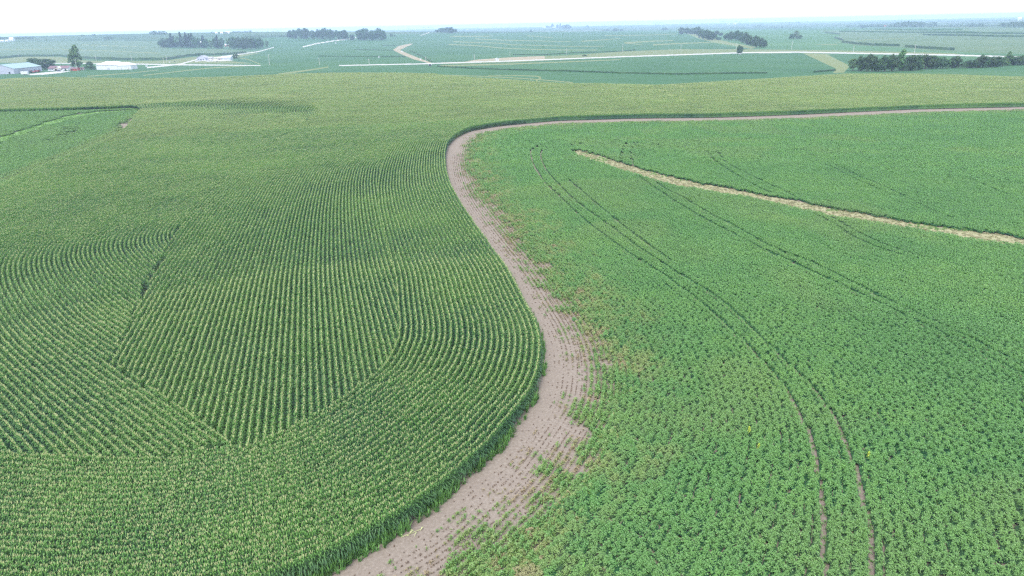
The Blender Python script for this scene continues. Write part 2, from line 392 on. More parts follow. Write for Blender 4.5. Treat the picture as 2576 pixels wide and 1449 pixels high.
edge_wall('terrace_weed_line', [[(1287, 177), (1420, 180), (1560, 185), (1700, 188), (1830, 186), (1930, 185)], [(1100, 168), (1180, 173), (1287, 177)], [(2045, 183), (2102, 178)],
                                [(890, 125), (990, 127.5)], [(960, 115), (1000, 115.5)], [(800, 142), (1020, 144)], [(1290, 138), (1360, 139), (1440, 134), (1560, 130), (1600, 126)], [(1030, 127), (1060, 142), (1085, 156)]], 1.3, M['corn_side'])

def vnoise(x, y, s, seed=0):
    """smooth value noise 0..1 on arrays"""
    x = x / s; y = y / s; xi = np.floor(x).astype(np.int64); yi = np.floor(y).astype(np.int64); fx = x - xi; fy = y - yi; fx = fx * fx * (3 - 2 * fx); fy = fy * fy * (3 - 2 * fy)
    def h(a, b): v = np.sin(a * 127.1 + b * 311.7 + seed * 74.7) * 43758.5453; return v - np.floor(v)
    return (h(xi, yi) * (1 - fx) + h(xi + 1, yi) * fx) * (1 - fy) + (h(xi, yi + 1) * (1 - fx) + h(xi + 1, yi + 1) * fx) * fy
# ------------------------------------------------------------------ guides for the planted rows
def dense(pts, step=1.0, it=3, sig=3):
    """traced (x, y, z) pixels -> smooth world polyline on the ground plan"""
    a = np.array(pts, float); w_ = unproj(a[:, 0], a[:, 1], a[:, 2])[:, :2]
    s = np.r_[0, np.cumsum(np.hypot(*np.diff(w_, axis=0).T))]; t = np.arange(0, s[-1], step)
    q = np.stack([np.interp(t, s, w_[:, 0]), np.interp(t, s, w_[:, 1])], 1)
    r_ = np.hypot(q[:, 0], q[:, 1])
    for _ in range(int(sig * 6)):
        k = np.clip(r_ / 160, .25, 1)[1:-1, None] * .5
        q[1:-1] += k * ((q[:-2] + q[2:]) / 2 - q[1:-1])
    return q
def Z0(l, z=0.0): return [(x, y, z) for x, y in l]
edge_px = Z0([(3300, 262), (2900, 264), (2575, 270), (2300, 276), (2000, 290), (1800, 297), (1600, 299), (1400, 305), (1250, 319), (1180, 332), (1145, 350), (1126, 372), (1120, 402), (1123, 440), (1134, 480),
              (1160, 530), (1200, 590), (1240, 647), (1280, 703)]) + \
    Z0([(1318, 760), (1346, 810), (1362, 860), (1362, 905), (1354, 955), (1336, 1000)], 1.2) + Z0([(1306, 1060), (1222, 1166), (1139, 1233), (1039, 1322), (906, 1396), (822, 1447), (600, 1530), (300, 1590), (0, 1610), (-500, 1570), (-1200, 1500)])
EG = dense(edge_px)
CG = dense(Z0([(830, 1500), (806, 1150), (800, 1016), (795, 896), (792, 806), (788, 687), (791, 620), (797, 550), (803, 505), (812, 462), (828, 425), (850, 402), (880, 384), (912, 360), (945, 336), (985, 316), (1060, 296), (1200, 283)], 2.3))
LG = dense(Z0([(950, 1280), (800, 1180), (650, 1078), (520, 993), (400, 918), (288, 846), (240, 815), (192, 776), (152, 735), (127, 703), (113, 678), (108, 654), (115, 632), (132, 609), (162, 585), (210, 554), (270, 521),
               (345, 483), (420, 447), (520, 400), (610, 362), (673, 329), (712, 300), (725, 281), (723, 267), (712, 253), (690, 240), (640, 231), (560, 226), (400, 221), (0, 216)], 2.3))
def frame_of(G):
    t = np.gradient(G, axis=0); t /= np.hypot(t[:, 0], t[:, 1])[:, None]
    return t, np.stack([-t[:, 1], t[:, 0]], 1)
def rowset(G, offs, maxr, keep):
    """points every metre along rows offset from the guide; keep(x, y) masks them"""
    t, nn = frame_of(G); Gs = G[::2].astype(np.float32); out = []
    for ri, o_ in enumerate(offs):
        q = G + nn * o_
        s = np.r_[0, np.cumsum(np.hypot(*np.diff(q, axis=0).T))]; tt = np.arange((ri * .37) % 1, s[-1], 1.0)
        qx = np.interp(tt, s, q[:, 0]); qy = np.interp(tt, s, q[:, 1])
        ix, iy = np.interp(tt, s, t[:, 0]), np.interp(tt, s, t[:, 1])
        ok = np.nonzero(keep(qx, qy))[0]
        if len(ok) == 0: continue
        qx, qy, ang = qx[ok], qy[ok], np.arctan2(iy, ix)[ok]
        d2 = np.full(len(qx), 1e9, np.float32)
        for c0 in range(0, len(Gs), 150):
            gg = Gs[c0:c0 + 150]
            d2 = np.minimum(d2, ((qx[:, None] - gg[None, :, 0]) ** 2 + (qy[:, None] - gg[None, :, 1]) ** 2).min(1))
        good = np.sqrt(d2) > abs(o_) - .12
        out.append(np.stack([qx[good], qy[good], ang[good], np.floor(tt[ok][good]), np.full(good.sum(), ri)], 1))
    return np.concatenate(out)
def side_of(G, x, y):
    """signed distance to a guide (positive to the left of its direction)"""
    t, nn = frame_of(G); Gs = G[::2]; ts = nn[::2]; best = np.full(len(x), 1e9); sg = np.zeros(len(x))
    for c0 in range(0, len(Gs), 60):
        gg = Gs[c0:c0 + 60]; dx = x[:, None] - gg[None, :, 0]; dy = y[:, None] - gg[None, :, 1]; d = dx * dx + dy * dy
        j = d.argmin(1); dm = d[np.arange(len(x)), j]; s_ = dx[np.arange(len(x)), j] * ts[c0 + j, 0] + dy[np.arange(len(x)), j] * ts[c0 + j, 1]
        u = dm < best; best[u] = dm[u]; sg[u] = s_[u]
    return np.sqrt(best) * np.sign(sg)
# EG runs from far right to the corner and down: the corn is to its right (negative), the soybeans to its left (positive)
cbw = unproj([p[0] for p in CBL], [p[1] for p in CBL], 2.4)[:, :2]
corn_poly = np.concatenate([cbw, EG, unproj([-1500, -1500], [1500, 190], 0)[:, :2]])
lsoy = np.concatenate([unproj([-600, 0, 167, 333, 353, 352], [292, 285, 281, 275, 279, 287], 0)[:, :2],
                       unproj([302, 267, 200, 133, 67, 0, -500], [331, 348, 378, 404, 431, 461, 700], 2.3)[:, :2]])
def inview(x, y, m_=560):
    a, b, d = proj(np.stack([x, y, np.zeros_like(x)], 1))
    return (d > 1) & (a > -m_) & (a < 2575 + m_) & (b < 1449 + 620) & (b > 40)
def in_corn(x, y): return inview(x, y) & inpoly(x, y, corn_poly) & ~inpoly(x, y, lsoy)
C_PX = np.array([(480, 520), (560, 450), (640, 385), (700, 345), (763, 304), (795, 285), (860, 284), (1000, 290), (1085, 306), (1130, 345), (1500, 900), (1000, 1500), (605, 1108), (440, 1007), (275, 905), (303, 850), (365, 725), (430, 600)], float)
C_W = unproj(C_PX[:, 0], C_PX[:, 1], 2.3)[:, :2]
L_PX = np.array([(480, 520), (560, 450), (640, 385), (700, 345), (763, 304), (795, 285), (796, 262), (740, 232), (500, 215), (-600, 205), (-1400, 400), (-1400, 1400), (605, 1108), (440, 1007), (275, 905), (303, 850), (365, 725), (430, 600)], float)
L_W = unproj(L_PX[:, 0], L_PX[:, 1], 2.3)[:, :2]
BANDW = 24 * .76 + .3
def eg_dist(x, y): return side_of(EG, x, y)
RS = .76
def filt(pts, f): return pts[f(pts[:, 0], pts[:, 1])]
kE = rowset(EG, -RS * (np.arange(0, 740) + .4), 0, in_corn)
dE = kE[:, 4] * RS
def rag(x, y, a=1.1): return x + (vnoise(x, y, .8, 90) - .5) * a, y + (vnoise(x, y, .8, 91) - .5) * a
inC = inpoly(*rag(kE[:, 0], kE[:, 1]), C_W); inL = inpoly(*rag(kE[:, 0], kE[:, 1]), L_W)
kE = kE[(dE < BANDW) | ~(inC | inL)]
kC = rowset(CG, RS * np.arange(-160, 260), 0, lambda x, y: in_corn(x, y) & inpoly(*rag(x, y), C_W))
kC = kC[-eg_dist(kC[:, 0], kC[:, 1]) > BANDW - .15 + .5 * rng.random(len(kC))]
kL = rowset(LG, RS * np.arange(-330, 420), 0, lambda x, y: in_corn(x, y) & inpoly(*rag(x, y), L_W))
kL = kL[-eg_dist(kL[:, 0], kL[:, 1]) > BANDW + .1]
# odd plants where the planter passes meet and no row was laid
_all = np.concatenate([kE, kC, kL]); gx0, gy0 = _all[:, 0].min() - 3, _all[:, 1].min() - 3; occ = np.zeros((int(_all[:, 0].max() - gx0) + 5, int(_all[:, 1].max() - gy0) + 5), bool)
occ[(_all[:, 0] - gx0).astype(int), (_all[:, 1] - gy0).astype(int)] = True; nb = occ.copy()
for a_ in (-1, 0, 1):
    for b_ in (-1, 0, 1): nb |= np.roll(np.roll(occ, a_, 0), b_, 1)
ei, ej = np.nonzero(~nb); ex, ey = ei + gx0 + .5 + rng.normal(0, .15, len(ei)), ej + gy0 + .5 + rng.normal(0, .15, len(ei)); ok_ = in_corn(ex, ey) & (-side_of(EG, ex, ey) > .5); ex, ey = ex[ok_], ey[ok_]
kX = np.stack([ex, ey, rng.uniform(0, 6.28, len(ex)), np.where(np.hypot(ex, ey) < 300, 0, 1), 5000. + np.arange(len(ex))], 1); kC = np.concatenate([kC, kX])
print('corn rows', len(kE), len(kC), len(kL), 'filled', len(kX))

# ------------------------------------------------------------------ plant prototypes
def corn_plant(b, x, y, H, nl, seg, wl, ang0, tas=6):
    for i in range(nl):
        h0 = .5 + (H - .75) * (i + random.uniform(-.2, .2)) / nl
        topf = i / (nl - 1); h0 = .55 + (H - .75) * (.18 + .82 * topf) + random.uniform(-.04, .04); a = ang0 + (i % 2) * math.pi + random.uniform(-.8, .8); L = random.uniform(.62, .86) * (1.0 if topf < .62 else (.62 if topf < .85 else .45))
        cx_, cy_ = math.cos(a), math.sin(a); rise = random.uniform(.12, .28) if topf < .62 else random.uniform(.25, .42); prev = None
        for k in range(seg + 1):
            t = k / seg; rr = L * (t - .18 * t * t * t); zz = h0 + rise * math.sin(min(1.0, t * 1.15) * 2.2) * (1 if t < .6 else 1) - .35 * t * t * L
            wv = wl * (math.sin(math.pi * (.12 + .83 * t))) * .5; p = (x + cx_ * rr, y + cy_ * rr, zz)
            cur = ((p[0] - cy_ * wv, p[1] + cx_ * wv, zz), (p[0] + cy_ * wv, p[1] - cx_ * wv, zz + wv * .3))
            if prev: b.quad(prev[0], prev[1], cur[1], cur[0], 0)
            prev = cur
    b.cyl((x, y, 0), (x, y, H), .02, .012, 4, 0)
    for i in range(tas):
        a = random.uniform(0, 2 * math.pi); L = random.uniform(.12, .3); sp = .13 if i else .0
        q0 = (x, y, H - .02); q1 = (x + math.cos(a) * sp, y + math.sin(a) * sp, H + L)
        s_ = .011; pa = (math.sin(a) * s_, -math.cos(a) * s_)
        b.quad((q0[0] - pa[0], q0[1] - pa[1], q0[2]), (q0[0] + pa[0], q0[1] + pa[1], q0[2]), (q1[0] + pa[0], q1[1] + pa[1], q1[2]), (q1[0] - pa[0], q1[1] - pa[1], q1[2]), 1)
def proto(name, b, mats): return b.build(name, mats, link=False)
def corn_seg(name, length, sp, nl, seg, wl, tas, Hm=2.25):
    b = MB(); x = -length / 2 + sp / 2
    while x < length / 2:
        corn_plant(b, x + random.uniform(-.03, .03), random.gauss(0, .045), Hm + random.gauss(0, .09), nl, seg, wl, math.pi / 2 + random.uniform(-.7, .7), random.choice((0, tas // 2, tas, tas)))
        x += sp
    return proto(name, b, [M['corn_leaf'], M['tassel']])
def corn_far(name, length):
    b = MB(); n_ = int(length / .22)
    for i in range(n_):
        x = -length / 2 + length * (i + random.random()) / n_; 
        for k in range(7):
            a = random.uniform(0, 6.28); top_ = k > 3; h = random.uniform(1.85, 2.1) if top_ else random.uniform(1.1, 1.75); L = random.uniform(.14, .24) if top_ else random.uniform(.3, .52); wv = .06 if top_ else .09
            cx_, cy_ = math.cos(a), math.sin(a)
            b.quad((x + cy_ * wv * .4, -cx_ * wv * .4, h - .1), (x - cy_ * wv * .4, cx_ * wv * .4, h - .1), (x + cx_ * L * .6 - cy_ * wv, cy_ * L * .6 + cx_ * wv, h + .18), (x + cx_ * L * .7 + cy_ * wv, cy_ * L * .7 - cx_ * wv, h + .12), 0)
        z = 2.2 + random.uniform(-.12, .12); a = random.uniform(0, 6.28)
        for k in range(2):
            a += 1.57; s_ = .023
            b.quad((x - math.cos(a) * s_ * .4, -math.sin(a) * s_ * .4, z - .1), (x + math.cos(a) * s_ * .4, math.sin(a) * s_ * .4, z - .1), (x + math.cos(a) * s_, math.sin(a) * s_, z + .24), (x - math.cos(a) * s_, -math.sin(a) * s_, z + .24), 1)
    b.quad((-length / 2, -.03, .3), (length / 2, -.03, .3), (length / 2, .0, 1.75), (-length / 2, 0, 1.85), 0)
    return proto(name, b, [M['corn_leaf'], M['tassel']])
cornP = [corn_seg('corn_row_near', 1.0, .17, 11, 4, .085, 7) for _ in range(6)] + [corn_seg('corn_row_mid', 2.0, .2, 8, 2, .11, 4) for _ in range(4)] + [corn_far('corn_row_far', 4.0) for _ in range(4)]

def soy_tile(name, L, nleaf, size, H=.82):
    b = MB(); W = RS
    nc = int(L / .10); cl = [(-L / 2 + L * (k + random.random()) / nc, max(-.38, min(.38, random.gauss(0, .20))), H * random.uniform(.87, 1.07), random.uniform(.11, .22)) for k in range(nc)]
    for i in range(nleaf):
        cx_, cy_, ch, cr = random.choice(cl); qx, qy = random.gauss(0, .55) * cr, random.gauss(0, .6) * cr; x = cx_ + qx; y = max(-.47, min(.47, cy_ + qy)); rr = (qx * qx + qy * qy) / (cr * cr)
        z = ch * (1 - .22 * rr) - abs(random.gauss(0, .07)); z = max(.15, z)
        nx, ny = random.gauss(0, .4) + qx / cr * .5, random.gauss(0, .4) + qy / cr * .5; s_ = size * random.uniform(.7, 1.25); a = random.uniform(0, 6.28)
        ux, uy = math.cos(a), math.sin(a); vx, vy = -uy, ux
        def pt(u, v): px_, py_ = ux * u + vx * v, uy * u + vy * v; return (x + px_, y + py_, z - nx * px_ - ny * py_)
        b.poly([pt(-s_ * .5, 0), pt(-.15 * s_, -.42 * s_), pt(.5 * s_, 0), pt(-.15 * s_, .42 * s_)], 0)
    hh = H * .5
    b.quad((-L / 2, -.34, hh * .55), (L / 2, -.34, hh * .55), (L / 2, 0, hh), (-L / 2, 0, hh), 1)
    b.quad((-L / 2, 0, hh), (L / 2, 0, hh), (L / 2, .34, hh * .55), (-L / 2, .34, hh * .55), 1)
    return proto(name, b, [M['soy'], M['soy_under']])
def soy_sprig(name, nleaf, size, H):
    b = MB()
    for i in range(nleaf):
        a = random.uniform(0, 6.28); r_ = abs(random.gauss(0, .14)); x, y = math.cos(a) * r_, math.sin(a) * r_; z = H * random.uniform(.25, 1) * (1 - r_)
        nx, ny = random.gauss(0, .6), random.gauss(0, .6); s_ = size * random.uniform(.7, 1.2); a = random.uniform(0, 6.28)
        ux, uy = math.cos(a), math.sin(a); vx, vy = -uy, ux
        def pt(u, v): px_, py_ = ux * u + vx * v, uy * u + vy * v; return (x + px_, y + py_, max(.01, z - nx * px_ - ny * py_))
        b.poly([pt(-s_ * .5, 0), pt(-.15 * s_, -.4 * s_), pt(.5 * s_, 0), pt(-.15 * s_, .4 * s_)], 0)
    for i in range(3):
        a = random.uniform(0, 6.28); b.cyl((0, 0, 0), (math.cos(a) * .1, math.sin(a) * .1, H * .7), .008, .005, 3, 0)
    return proto(name, b, [M['soy']])
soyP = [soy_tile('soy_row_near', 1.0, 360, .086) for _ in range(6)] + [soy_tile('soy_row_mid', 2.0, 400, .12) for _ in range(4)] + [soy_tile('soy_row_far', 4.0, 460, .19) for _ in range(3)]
sprigP = [soy_sprig('soy_plant', 46, .11, .5) for _ in range(5)]
def tuft(name, nb, H, spread, wd, mat):
    b = MB()
    for i in range(nb):
        a = random.uniform(0, 6.28); r_ = random.uniform(0, spread); x, y = math.cos(a) * r_, math.sin(a) * r_; a2 = random.uniform(0, 6.28); l = random.uniform(.1, .45) * H; h = H * random.uniform(.5, 1)
        dx, dy = math.cos(a2), math.sin(a2)
        b.quad((x - dy * wd, y + dx * wd, 0), (x + dy * wd, y - dx * wd, 0), (x + dx * l * .4 + dy * wd, y + dy * l * .4 - dx * wd, h * .65), (x + dx * l * .4 - dy * wd, y + dy * l * .4 + dx * wd, h * .65))
        b.tri((x + dx * l * .4 - dy * wd, y + dy * l * .4 + dx * wd, h * .65), (x + dx * l * .4 + dy * wd, y + dy * l * .4 - dx * wd, h * .65), (x + dx * l, y + dy * l, h))
    return proto(name, b, [mat])

def scatter(name, pts, protos, label_kind='stuff'):
    """pts columns: x, y, z, angle, scale, scale across, proto index, tint, dry -> ONE object of kind stuff"""
    me = bpy.data.meshes.new(name); n_ = len(pts); me.vertices.add(n_); me.vertices.foreach_set('co', np.ascontiguousarray(pts[:, :3], dtype=np.float32).ravel())
    for nm, ty, col in (('rot', 'FLOAT_VECTOR', np.stack([pts[:, 3] * 0, pts[:, 3] * 0, pts[:, 3]], 1)), ('scl', 'FLOAT_VECTOR', np.stack([np.ones(n_), pts[:, 5], pts[:, 4]], 1)),
                        ('pid', 'INT', pts[:, 6]), ('tint', 'FLOAT', pts[:, 7]), ('dry', 'FLOAT', pts[:, 8])):
        a = me.attributes.new(nm, ty, 'POINT')
        if ty == 'FLOAT_VECTOR': a.data.foreach_set('vector', np.ascontiguousarray(col, dtype=np.float32).ravel())
        elif ty == 'INT': a.data.foreach_set('value', np.ascontiguousarray(col, dtype=np.int32))
        else: a.data.foreach_set('value', np.ascontiguousarray(col, dtype=np.float32))
    o = bpy.data.objects.new(name, me); COL.objects.link(o)
    ng = bpy.data.node_groups.new(name, 'GeometryNodeTree')
    ng.interface.new_socket('Geometry', in_out='INPUT', socket_type='NodeSocketGeometry'); ng.interface.new_socket('Geometry', in_out='OUTPUT', socket_type='NodeSocketGeometry')
    gi = ng.nodes.new('NodeGroupInput'); go = ng.nodes.new('NodeGroupOutput'); jn = ng.nodes.new('GeometryNodeJoinGeometry')
    def na_(nm, ty): q = ng.nodes.new('GeometryNodeInputNamedAttribute'); q.data_type = ty; q.inputs[0].default_value = nm; return q.outputs[0]
    ro, sc_, pi_ = na_('rot', 'FLOAT_VECTOR'), na_('scl', 'FLOAT_VECTOR'), na_('pid', 'INT')
    e2r = ng.nodes.new('FunctionNodeEulerToRotation'); ng.links.new(ro, e2r.inputs[0])
    for i, p in enumerate(protos):
        if not (pts[:, 6] == i).any(): continue
        cmp_ = ng.nodes.new('FunctionNodeCompare'); cmp_.data_type = 'INT'; cmp_.operation = 'EQUAL'
        ins = [s for s in cmp_.inputs if s.type == 'INT']; ng.links.new(pi_, ins[0]); ins[1].default_value = i
        oi = ng.nodes.new('GeometryNodeObjectInfo'); oi.inputs['Object'].default_value = p
        iop = ng.nodes.new('GeometryNodeInstanceOnPoints')
        ng.links.new(gi.outputs[0], iop.inputs['Points']); ng.links.new(cmp_.outputs[0], iop.inputs['Selection']); ng.links.new(oi.outputs['Geometry'], iop.inputs['Instance'])
        ng.links.new(e2r.outputs[0], iop.inputs['Rotation']); ng.links.new(sc_, iop.inputs['Scale']); ng.links.new(iop.outputs[0], jn.inputs[0])
    ng.links.new(jn.outputs[0], go.inputs[0])
    md = o.modifiers.new('scatter', 'NODES'); md.node_group = ng
    return tag(o, kind=label_kind)

def lod(k, n0, n1, n2, d0, d1):
    """choose 1 m, 2 m or 4 m pieces by distance, whole groups of four together"""
    r_ = np.hypot(k[:, 0], k[:, 1]); q = np.floor(k[:, 3] / 4)
    key = (k[:, 4].astype(np.int64) << 16) + q.astype(np.int64)
    u, inv = np.unique(key, return_inverse=True); mean = np.bincount(inv, r_) / np.bincount(inv); rm = mean[inv]
    ph = k[:, 3] % 4; l = np.where(rm < d0, 0, np.where(rm < d1, 1, 2))
    keep = (l == 0) | ((l == 1) & ((ph == 0) | (ph == 2))) | ((l == 2) & (ph == 1))
    k = k[keep]; l = l[keep]
    dx = np.where(l == 1, .5, np.where(l == 2, .5, 0)); k[:, 0] += np.cos(k[:, 2]) * dx; k[:, 1] += np.sin(k[:, 2]) * dx
    rnd = rng.random(len(k)); pid = np.where(l == 0, np.floor(rnd * n0), np.where(l == 1, n0 + np.floor(rnd * n1), n0 + n1 + np.floor(rnd * n2)))
    flip = (rng.random(len(k)) < .5) * math.pi
    return k, pid, k[:, 2] + flip, l
T_PX = [(350, 262), (372, 250), (480, 240), (640, 233), (740, 240), (793, 262), (795, 290), (760, 308), (700, 290), (600, 285), (500, 285), (355, 285)]
def corn_object(name, k):
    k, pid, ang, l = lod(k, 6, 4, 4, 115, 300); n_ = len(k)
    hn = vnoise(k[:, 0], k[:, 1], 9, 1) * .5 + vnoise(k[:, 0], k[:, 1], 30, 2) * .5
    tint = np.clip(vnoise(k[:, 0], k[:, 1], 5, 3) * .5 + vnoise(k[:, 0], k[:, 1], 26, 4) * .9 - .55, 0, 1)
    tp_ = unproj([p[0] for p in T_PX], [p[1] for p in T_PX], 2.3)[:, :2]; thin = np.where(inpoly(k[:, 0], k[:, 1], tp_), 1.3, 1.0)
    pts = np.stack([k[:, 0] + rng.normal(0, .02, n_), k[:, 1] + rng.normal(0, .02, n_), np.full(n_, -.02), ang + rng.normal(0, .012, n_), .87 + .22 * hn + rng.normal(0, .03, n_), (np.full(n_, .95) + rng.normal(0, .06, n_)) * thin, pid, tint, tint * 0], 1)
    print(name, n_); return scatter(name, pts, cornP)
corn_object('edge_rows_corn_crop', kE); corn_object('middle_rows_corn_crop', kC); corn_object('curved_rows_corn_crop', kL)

# ------------------------------------------------------------------ soybeans right of the strip
def wline(l, z=.7): a = np.array(l, float); return dense([(x, y, z) for x, y in a], 1.0, sig=2)
TR = [[(1357, 364), (1337, 374), (1334, 387), (1344, 417), (1367, 454), (1410, 494), (1450, 534), (1490, 567), (1530, 597), (1577, 631), (1627, 664), (1677, 691), (1720, 724), (1748, 744), (1800, 787), (1850, 832), (1900, 882), (1950, 936), (1976, 966), (2006, 1023), (2036, 1080), (2053, 1140), (2066, 1226), (2075, 1300), (2076, 1366), (2072, 1433), (2065, 1560)],
      [(1463, 360), (1410, 366), (1367, 372), (1359, 387), (1364, 407), (1377, 431), (1400, 457), (1430, 487), (1463, 516), (1503, 544), (1543, 572), (1593, 611), (1643, 644), (1693, 677), (1743, 707), (1797, 737), (1850, 780), (1900, 828), (1950, 878), (2000, 925), (2046, 966), (2100, 1040), (2126, 1100), (2146, 1146), (2163, 1206), (2176, 1253), (2190, 1300), (2193, 1366), (2193, 1446), (2190, 1560)],
      [(1610, 444), (1660, 480), (1717, 516), (1777, 551), (1840, 582), (1917, 624), (1983, 651), (2043, 681), (2100, 707), (2150, 730), (2250, 776), (2400, 850), (2500, 902), (2600, 950)],
      [(1647, 454), (1680, 478), (1717, 494), (1783, 534), (1857, 571), (1930, 614), (2006, 644), (2063, 667), (2200, 735), (2350, 805), (2600, 925)],
      [(2050, 537), (2110, 567), (2136, 587), (2183, 611), (2216, 624), (2263, 637)], [(2070, 531), (2116, 557), (2146, 574), (2183, 594), (2216, 611), (2266, 627), (2316, 641)],
      [(1560, 411), (1564, 384), (1570, 364), (1594, 347), (1644, 342), (1744, 341), (1783, 352), (1803, 371), (1810, 387), (1830, 411), (1870, 431), (1917, 454), (1983, 484), (2016, 502)],
      [(1593, 417), (1587, 391), (1590, 367), (1604, 356), (1644, 354), (1744, 351), (1770, 361), (1780, 384), (1802, 407), (1850, 437), (1883, 457), (1917, 474), (1940, 484)],
      [(1973, 357), (2003, 374), (2050, 401), (2103, 424), (2156, 451), (2216, 477), (2250, 491)], [(1996, 354), (2050, 384), (2116, 421), (2166, 444), (2233, 471), (2316, 514), (2383, 541)],
      [(1976, 357), (2050, 354), (2163, 347), (2236, 342)], [(1800, 348), (1900, 349), (1990, 352)], [(2270, 370), (2350, 410), (2430, 445), (2540, 490)],
      [(1430, 450), (1500, 510), (1560, 560), (1640, 620), (1690, 655)]]
TRW = [wline(l) for l in TR]
def track_shift(x, y, lines, reach=.62):
    bx = np.zeros(len(x)); by = np.zeros(len(x)); bd = np.full(len(x), 9.0)
    for G in lines:
        lo = G.min(0) - 2; hi = G.max(0) + 2; ii = np.nonzero((x > lo[0]) & (x < hi[0]) & (y > lo[1]) & (y < hi[1]))[0]
        if len(ii) == 0: continue
        t, nn = frame_of(G)
        for c0 in range(0, len(ii), 4000):
            j = ii[c0:c0 + 4000]; dx = x[j][:, None] - G[None, :, 0]; dy = y[j][:, None] - G[None, :, 1]; d = dx * dx + dy * dy; q = d.argmin(1); a = np.arange(len(j))
            s_ = dx[a, q] * nn[q, 0] + dy[a, q] * nn[q, 1]; dd = np.abs(s_); u = (d[a, q] < 1.3) & (dd < bd[j])
            jj = j[u]; bd[jj] = dd[u]; sg = np.where(s_[u] >= 0, 1, -1); bx[jj] = nn[q[u], 0] * sg; by[jj] = nn[q[u], 1] * sg
    near = bd < reach
    return bx, by, bd, near
# grassed terrace running through the beans
TERR_U = [(1432, 380), (1460, 378), (1500, 389), (1560, 409), (1620, 428), (1700, 448), (1800, 468), (1900, 487), (2000, 505), (2100, 525), (2200, 544), (2300, 560), (2400, 575), (2500, 588), (2600, 602), (2750, 625)]
TERR_L = [(2750, 655), (2600, 625), (2500, 612), (2400, 597), (2300, 579), (2200, 563), (2100, 548), (2000, 526), (1900, 503), (1800, 486), (1700, 470), (1620, 447), (1560, 428), (1500, 408), (1455, 392)]
def densepx(l, k=14): a = np.array(l, float); t = np.linspace(0, len(a) - 1, (len(a) - 1) * k); return np.stack([np.interp(t, np.arange(len(a)), a[:, 0]), np.interp(t, np.arange(len(a)), a[:, 1])], 1)
_tp = np.concatenate([densepx(TERR_U), densepx(TERR_L)]); tw = unproj(_tp[:, 0], _tp[:, 1], .1)[:, :2]
tw = tw + np.stack([np.zeros(len(tw)), np.interp(np.arange(len(tw)), np.arange(0, len(tw) + 3, 3), rng.normal(0, .55, len(np.arange(0, len(tw) + 3, 3))))], 1)
soy_poly = np.concatenate([EG, unproj([-1200, 3600, 3600], [1800, 1800, 262], 0)[:, :2]])
def in_soy(x, y): return inview(x, y) & inpoly(x, y, soy_poly) & ~inpoly(x, y, tw)
ks = rowset(EG, RS * (np.arange(3, 470) + .2), 0, in_soy)
doff = ks[:, 4] * RS + 3 * RS
wob = vnoise(ks[:, 0], ks[:, 1], 6, 5) * 2.4 + vnoise(ks[:, 0], ks[:, 1], 1.3, 6) * 4.4 + vnoise(ks[:, 0], ks[:, 1], 22, 12) * 1.5 - 3.9
farside = smooth(250, 330, np.hypot(ks[:, 0], ks[:, 1]))
dd = doff + wob * (1 - .5 * farside) + 1.0 * farside
lim = 7.3 + 6.0 * farside
full = dd > lim
kf = ks[full]; df = dd[full]; lf = lim[full] if isinstance(lim, np.ndarray) else lim
# dryness decreases away from the strip
key = {}
kf2, pid, ang, l = lod(np.concatenate([kf], 0).copy(), 6, 4, 3, 105, 210)
d2 = side_of(EG, kf2[:, 0], kf2[:, 1])
wob2 = vnoise(kf2[:, 0], kf2[:, 1], 6, 5) * 3 + vnoise(kf2[:, 0], kf2[:, 1], 1.6, 9) * 3 - 3
def edge_pos(x, y, d_):
    fs = smooth(250, 330, np.hypot(x, y))
    w_ = vnoise(x, y, 6, 5) * 2.4 + vnoise(x, y, 1.3, 6) * 4.4 + vnoise(x, y, 22, 12) * 1.5 - 3.9
    return d_ + w_ * (1 - .5 * fs) + fs - (7.3 + 6.0 * fs)
ein = edge_pos(kf2[:, 0], kf2[:, 1], d2)
dry = np.clip(1.05 - ein * .085, .0, .95) * np.clip(vnoise(kf2[:, 0], kf2[:, 1], .9, 8) * 1.5 - .25, 0, 1) * np.clip(vnoise(kf2[:, 0], kf2[:, 1], 5, 18) * 1.6 - .1, .3, 1)
patch = np.clip(vnoise(kf2[:, 0], kf2[:, 1], 24, 10) * .7 + vnoise(kf2[:, 0], kf2[:, 1], 9, 11) * .4 - .7, 0, .12)
dry = np.clip(np.maximum(dry, patch), 0, 1)
bx, by, bd, near = track_shift(kf2[:, 0], kf2[:, 1], TRW)
n_ = len(kf2); wid = np.full(n_, 1.1) + rng.normal(0, .07, n_); sh = np.where(near, np.clip(.55 - bd, 0, np.where(np.hypot(kf2[:, 0], kf2[:, 1]) < 110, .25, .32)), 0)
wid = np.where(near, .82, wid)
jx = rng.normal(0, .12, n_) * ~near; jy = rng.normal(0, .045, n_) * ~near; x_ = kf2[:, 0] + bx * sh + np.cos(ang) * jx - np.sin(ang) * jy; y_ = kf2[:, 1] + by * sh + np.sin(ang) * jx + np.cos(ang) * jy
hgt = .88 + .2 * vnoise(x_, y_, 4, 20) + .1 * vnoise(x_, y_, 17, 21); hgt *= np.clip(.42 + ein * .12, .4, 1.0); wid = wid * np.clip(.6 + ein * .16, .6, 1.0)
gap = (vnoise(x_, y_, 1.1, 30) > .995) & (l == 0)
pts = np.stack([x_, y_, np.full(n_, -.01), ang, hgt, wid, pid, rng.random(n_), dry], 1)[~(gap | (near & (bd < .2) & (np.hypot(x_, y_) > 110) & (rng.random(n_) < .6)))]
print('soy', len(pts)); scatter('soybean_crop', pts, soyP)
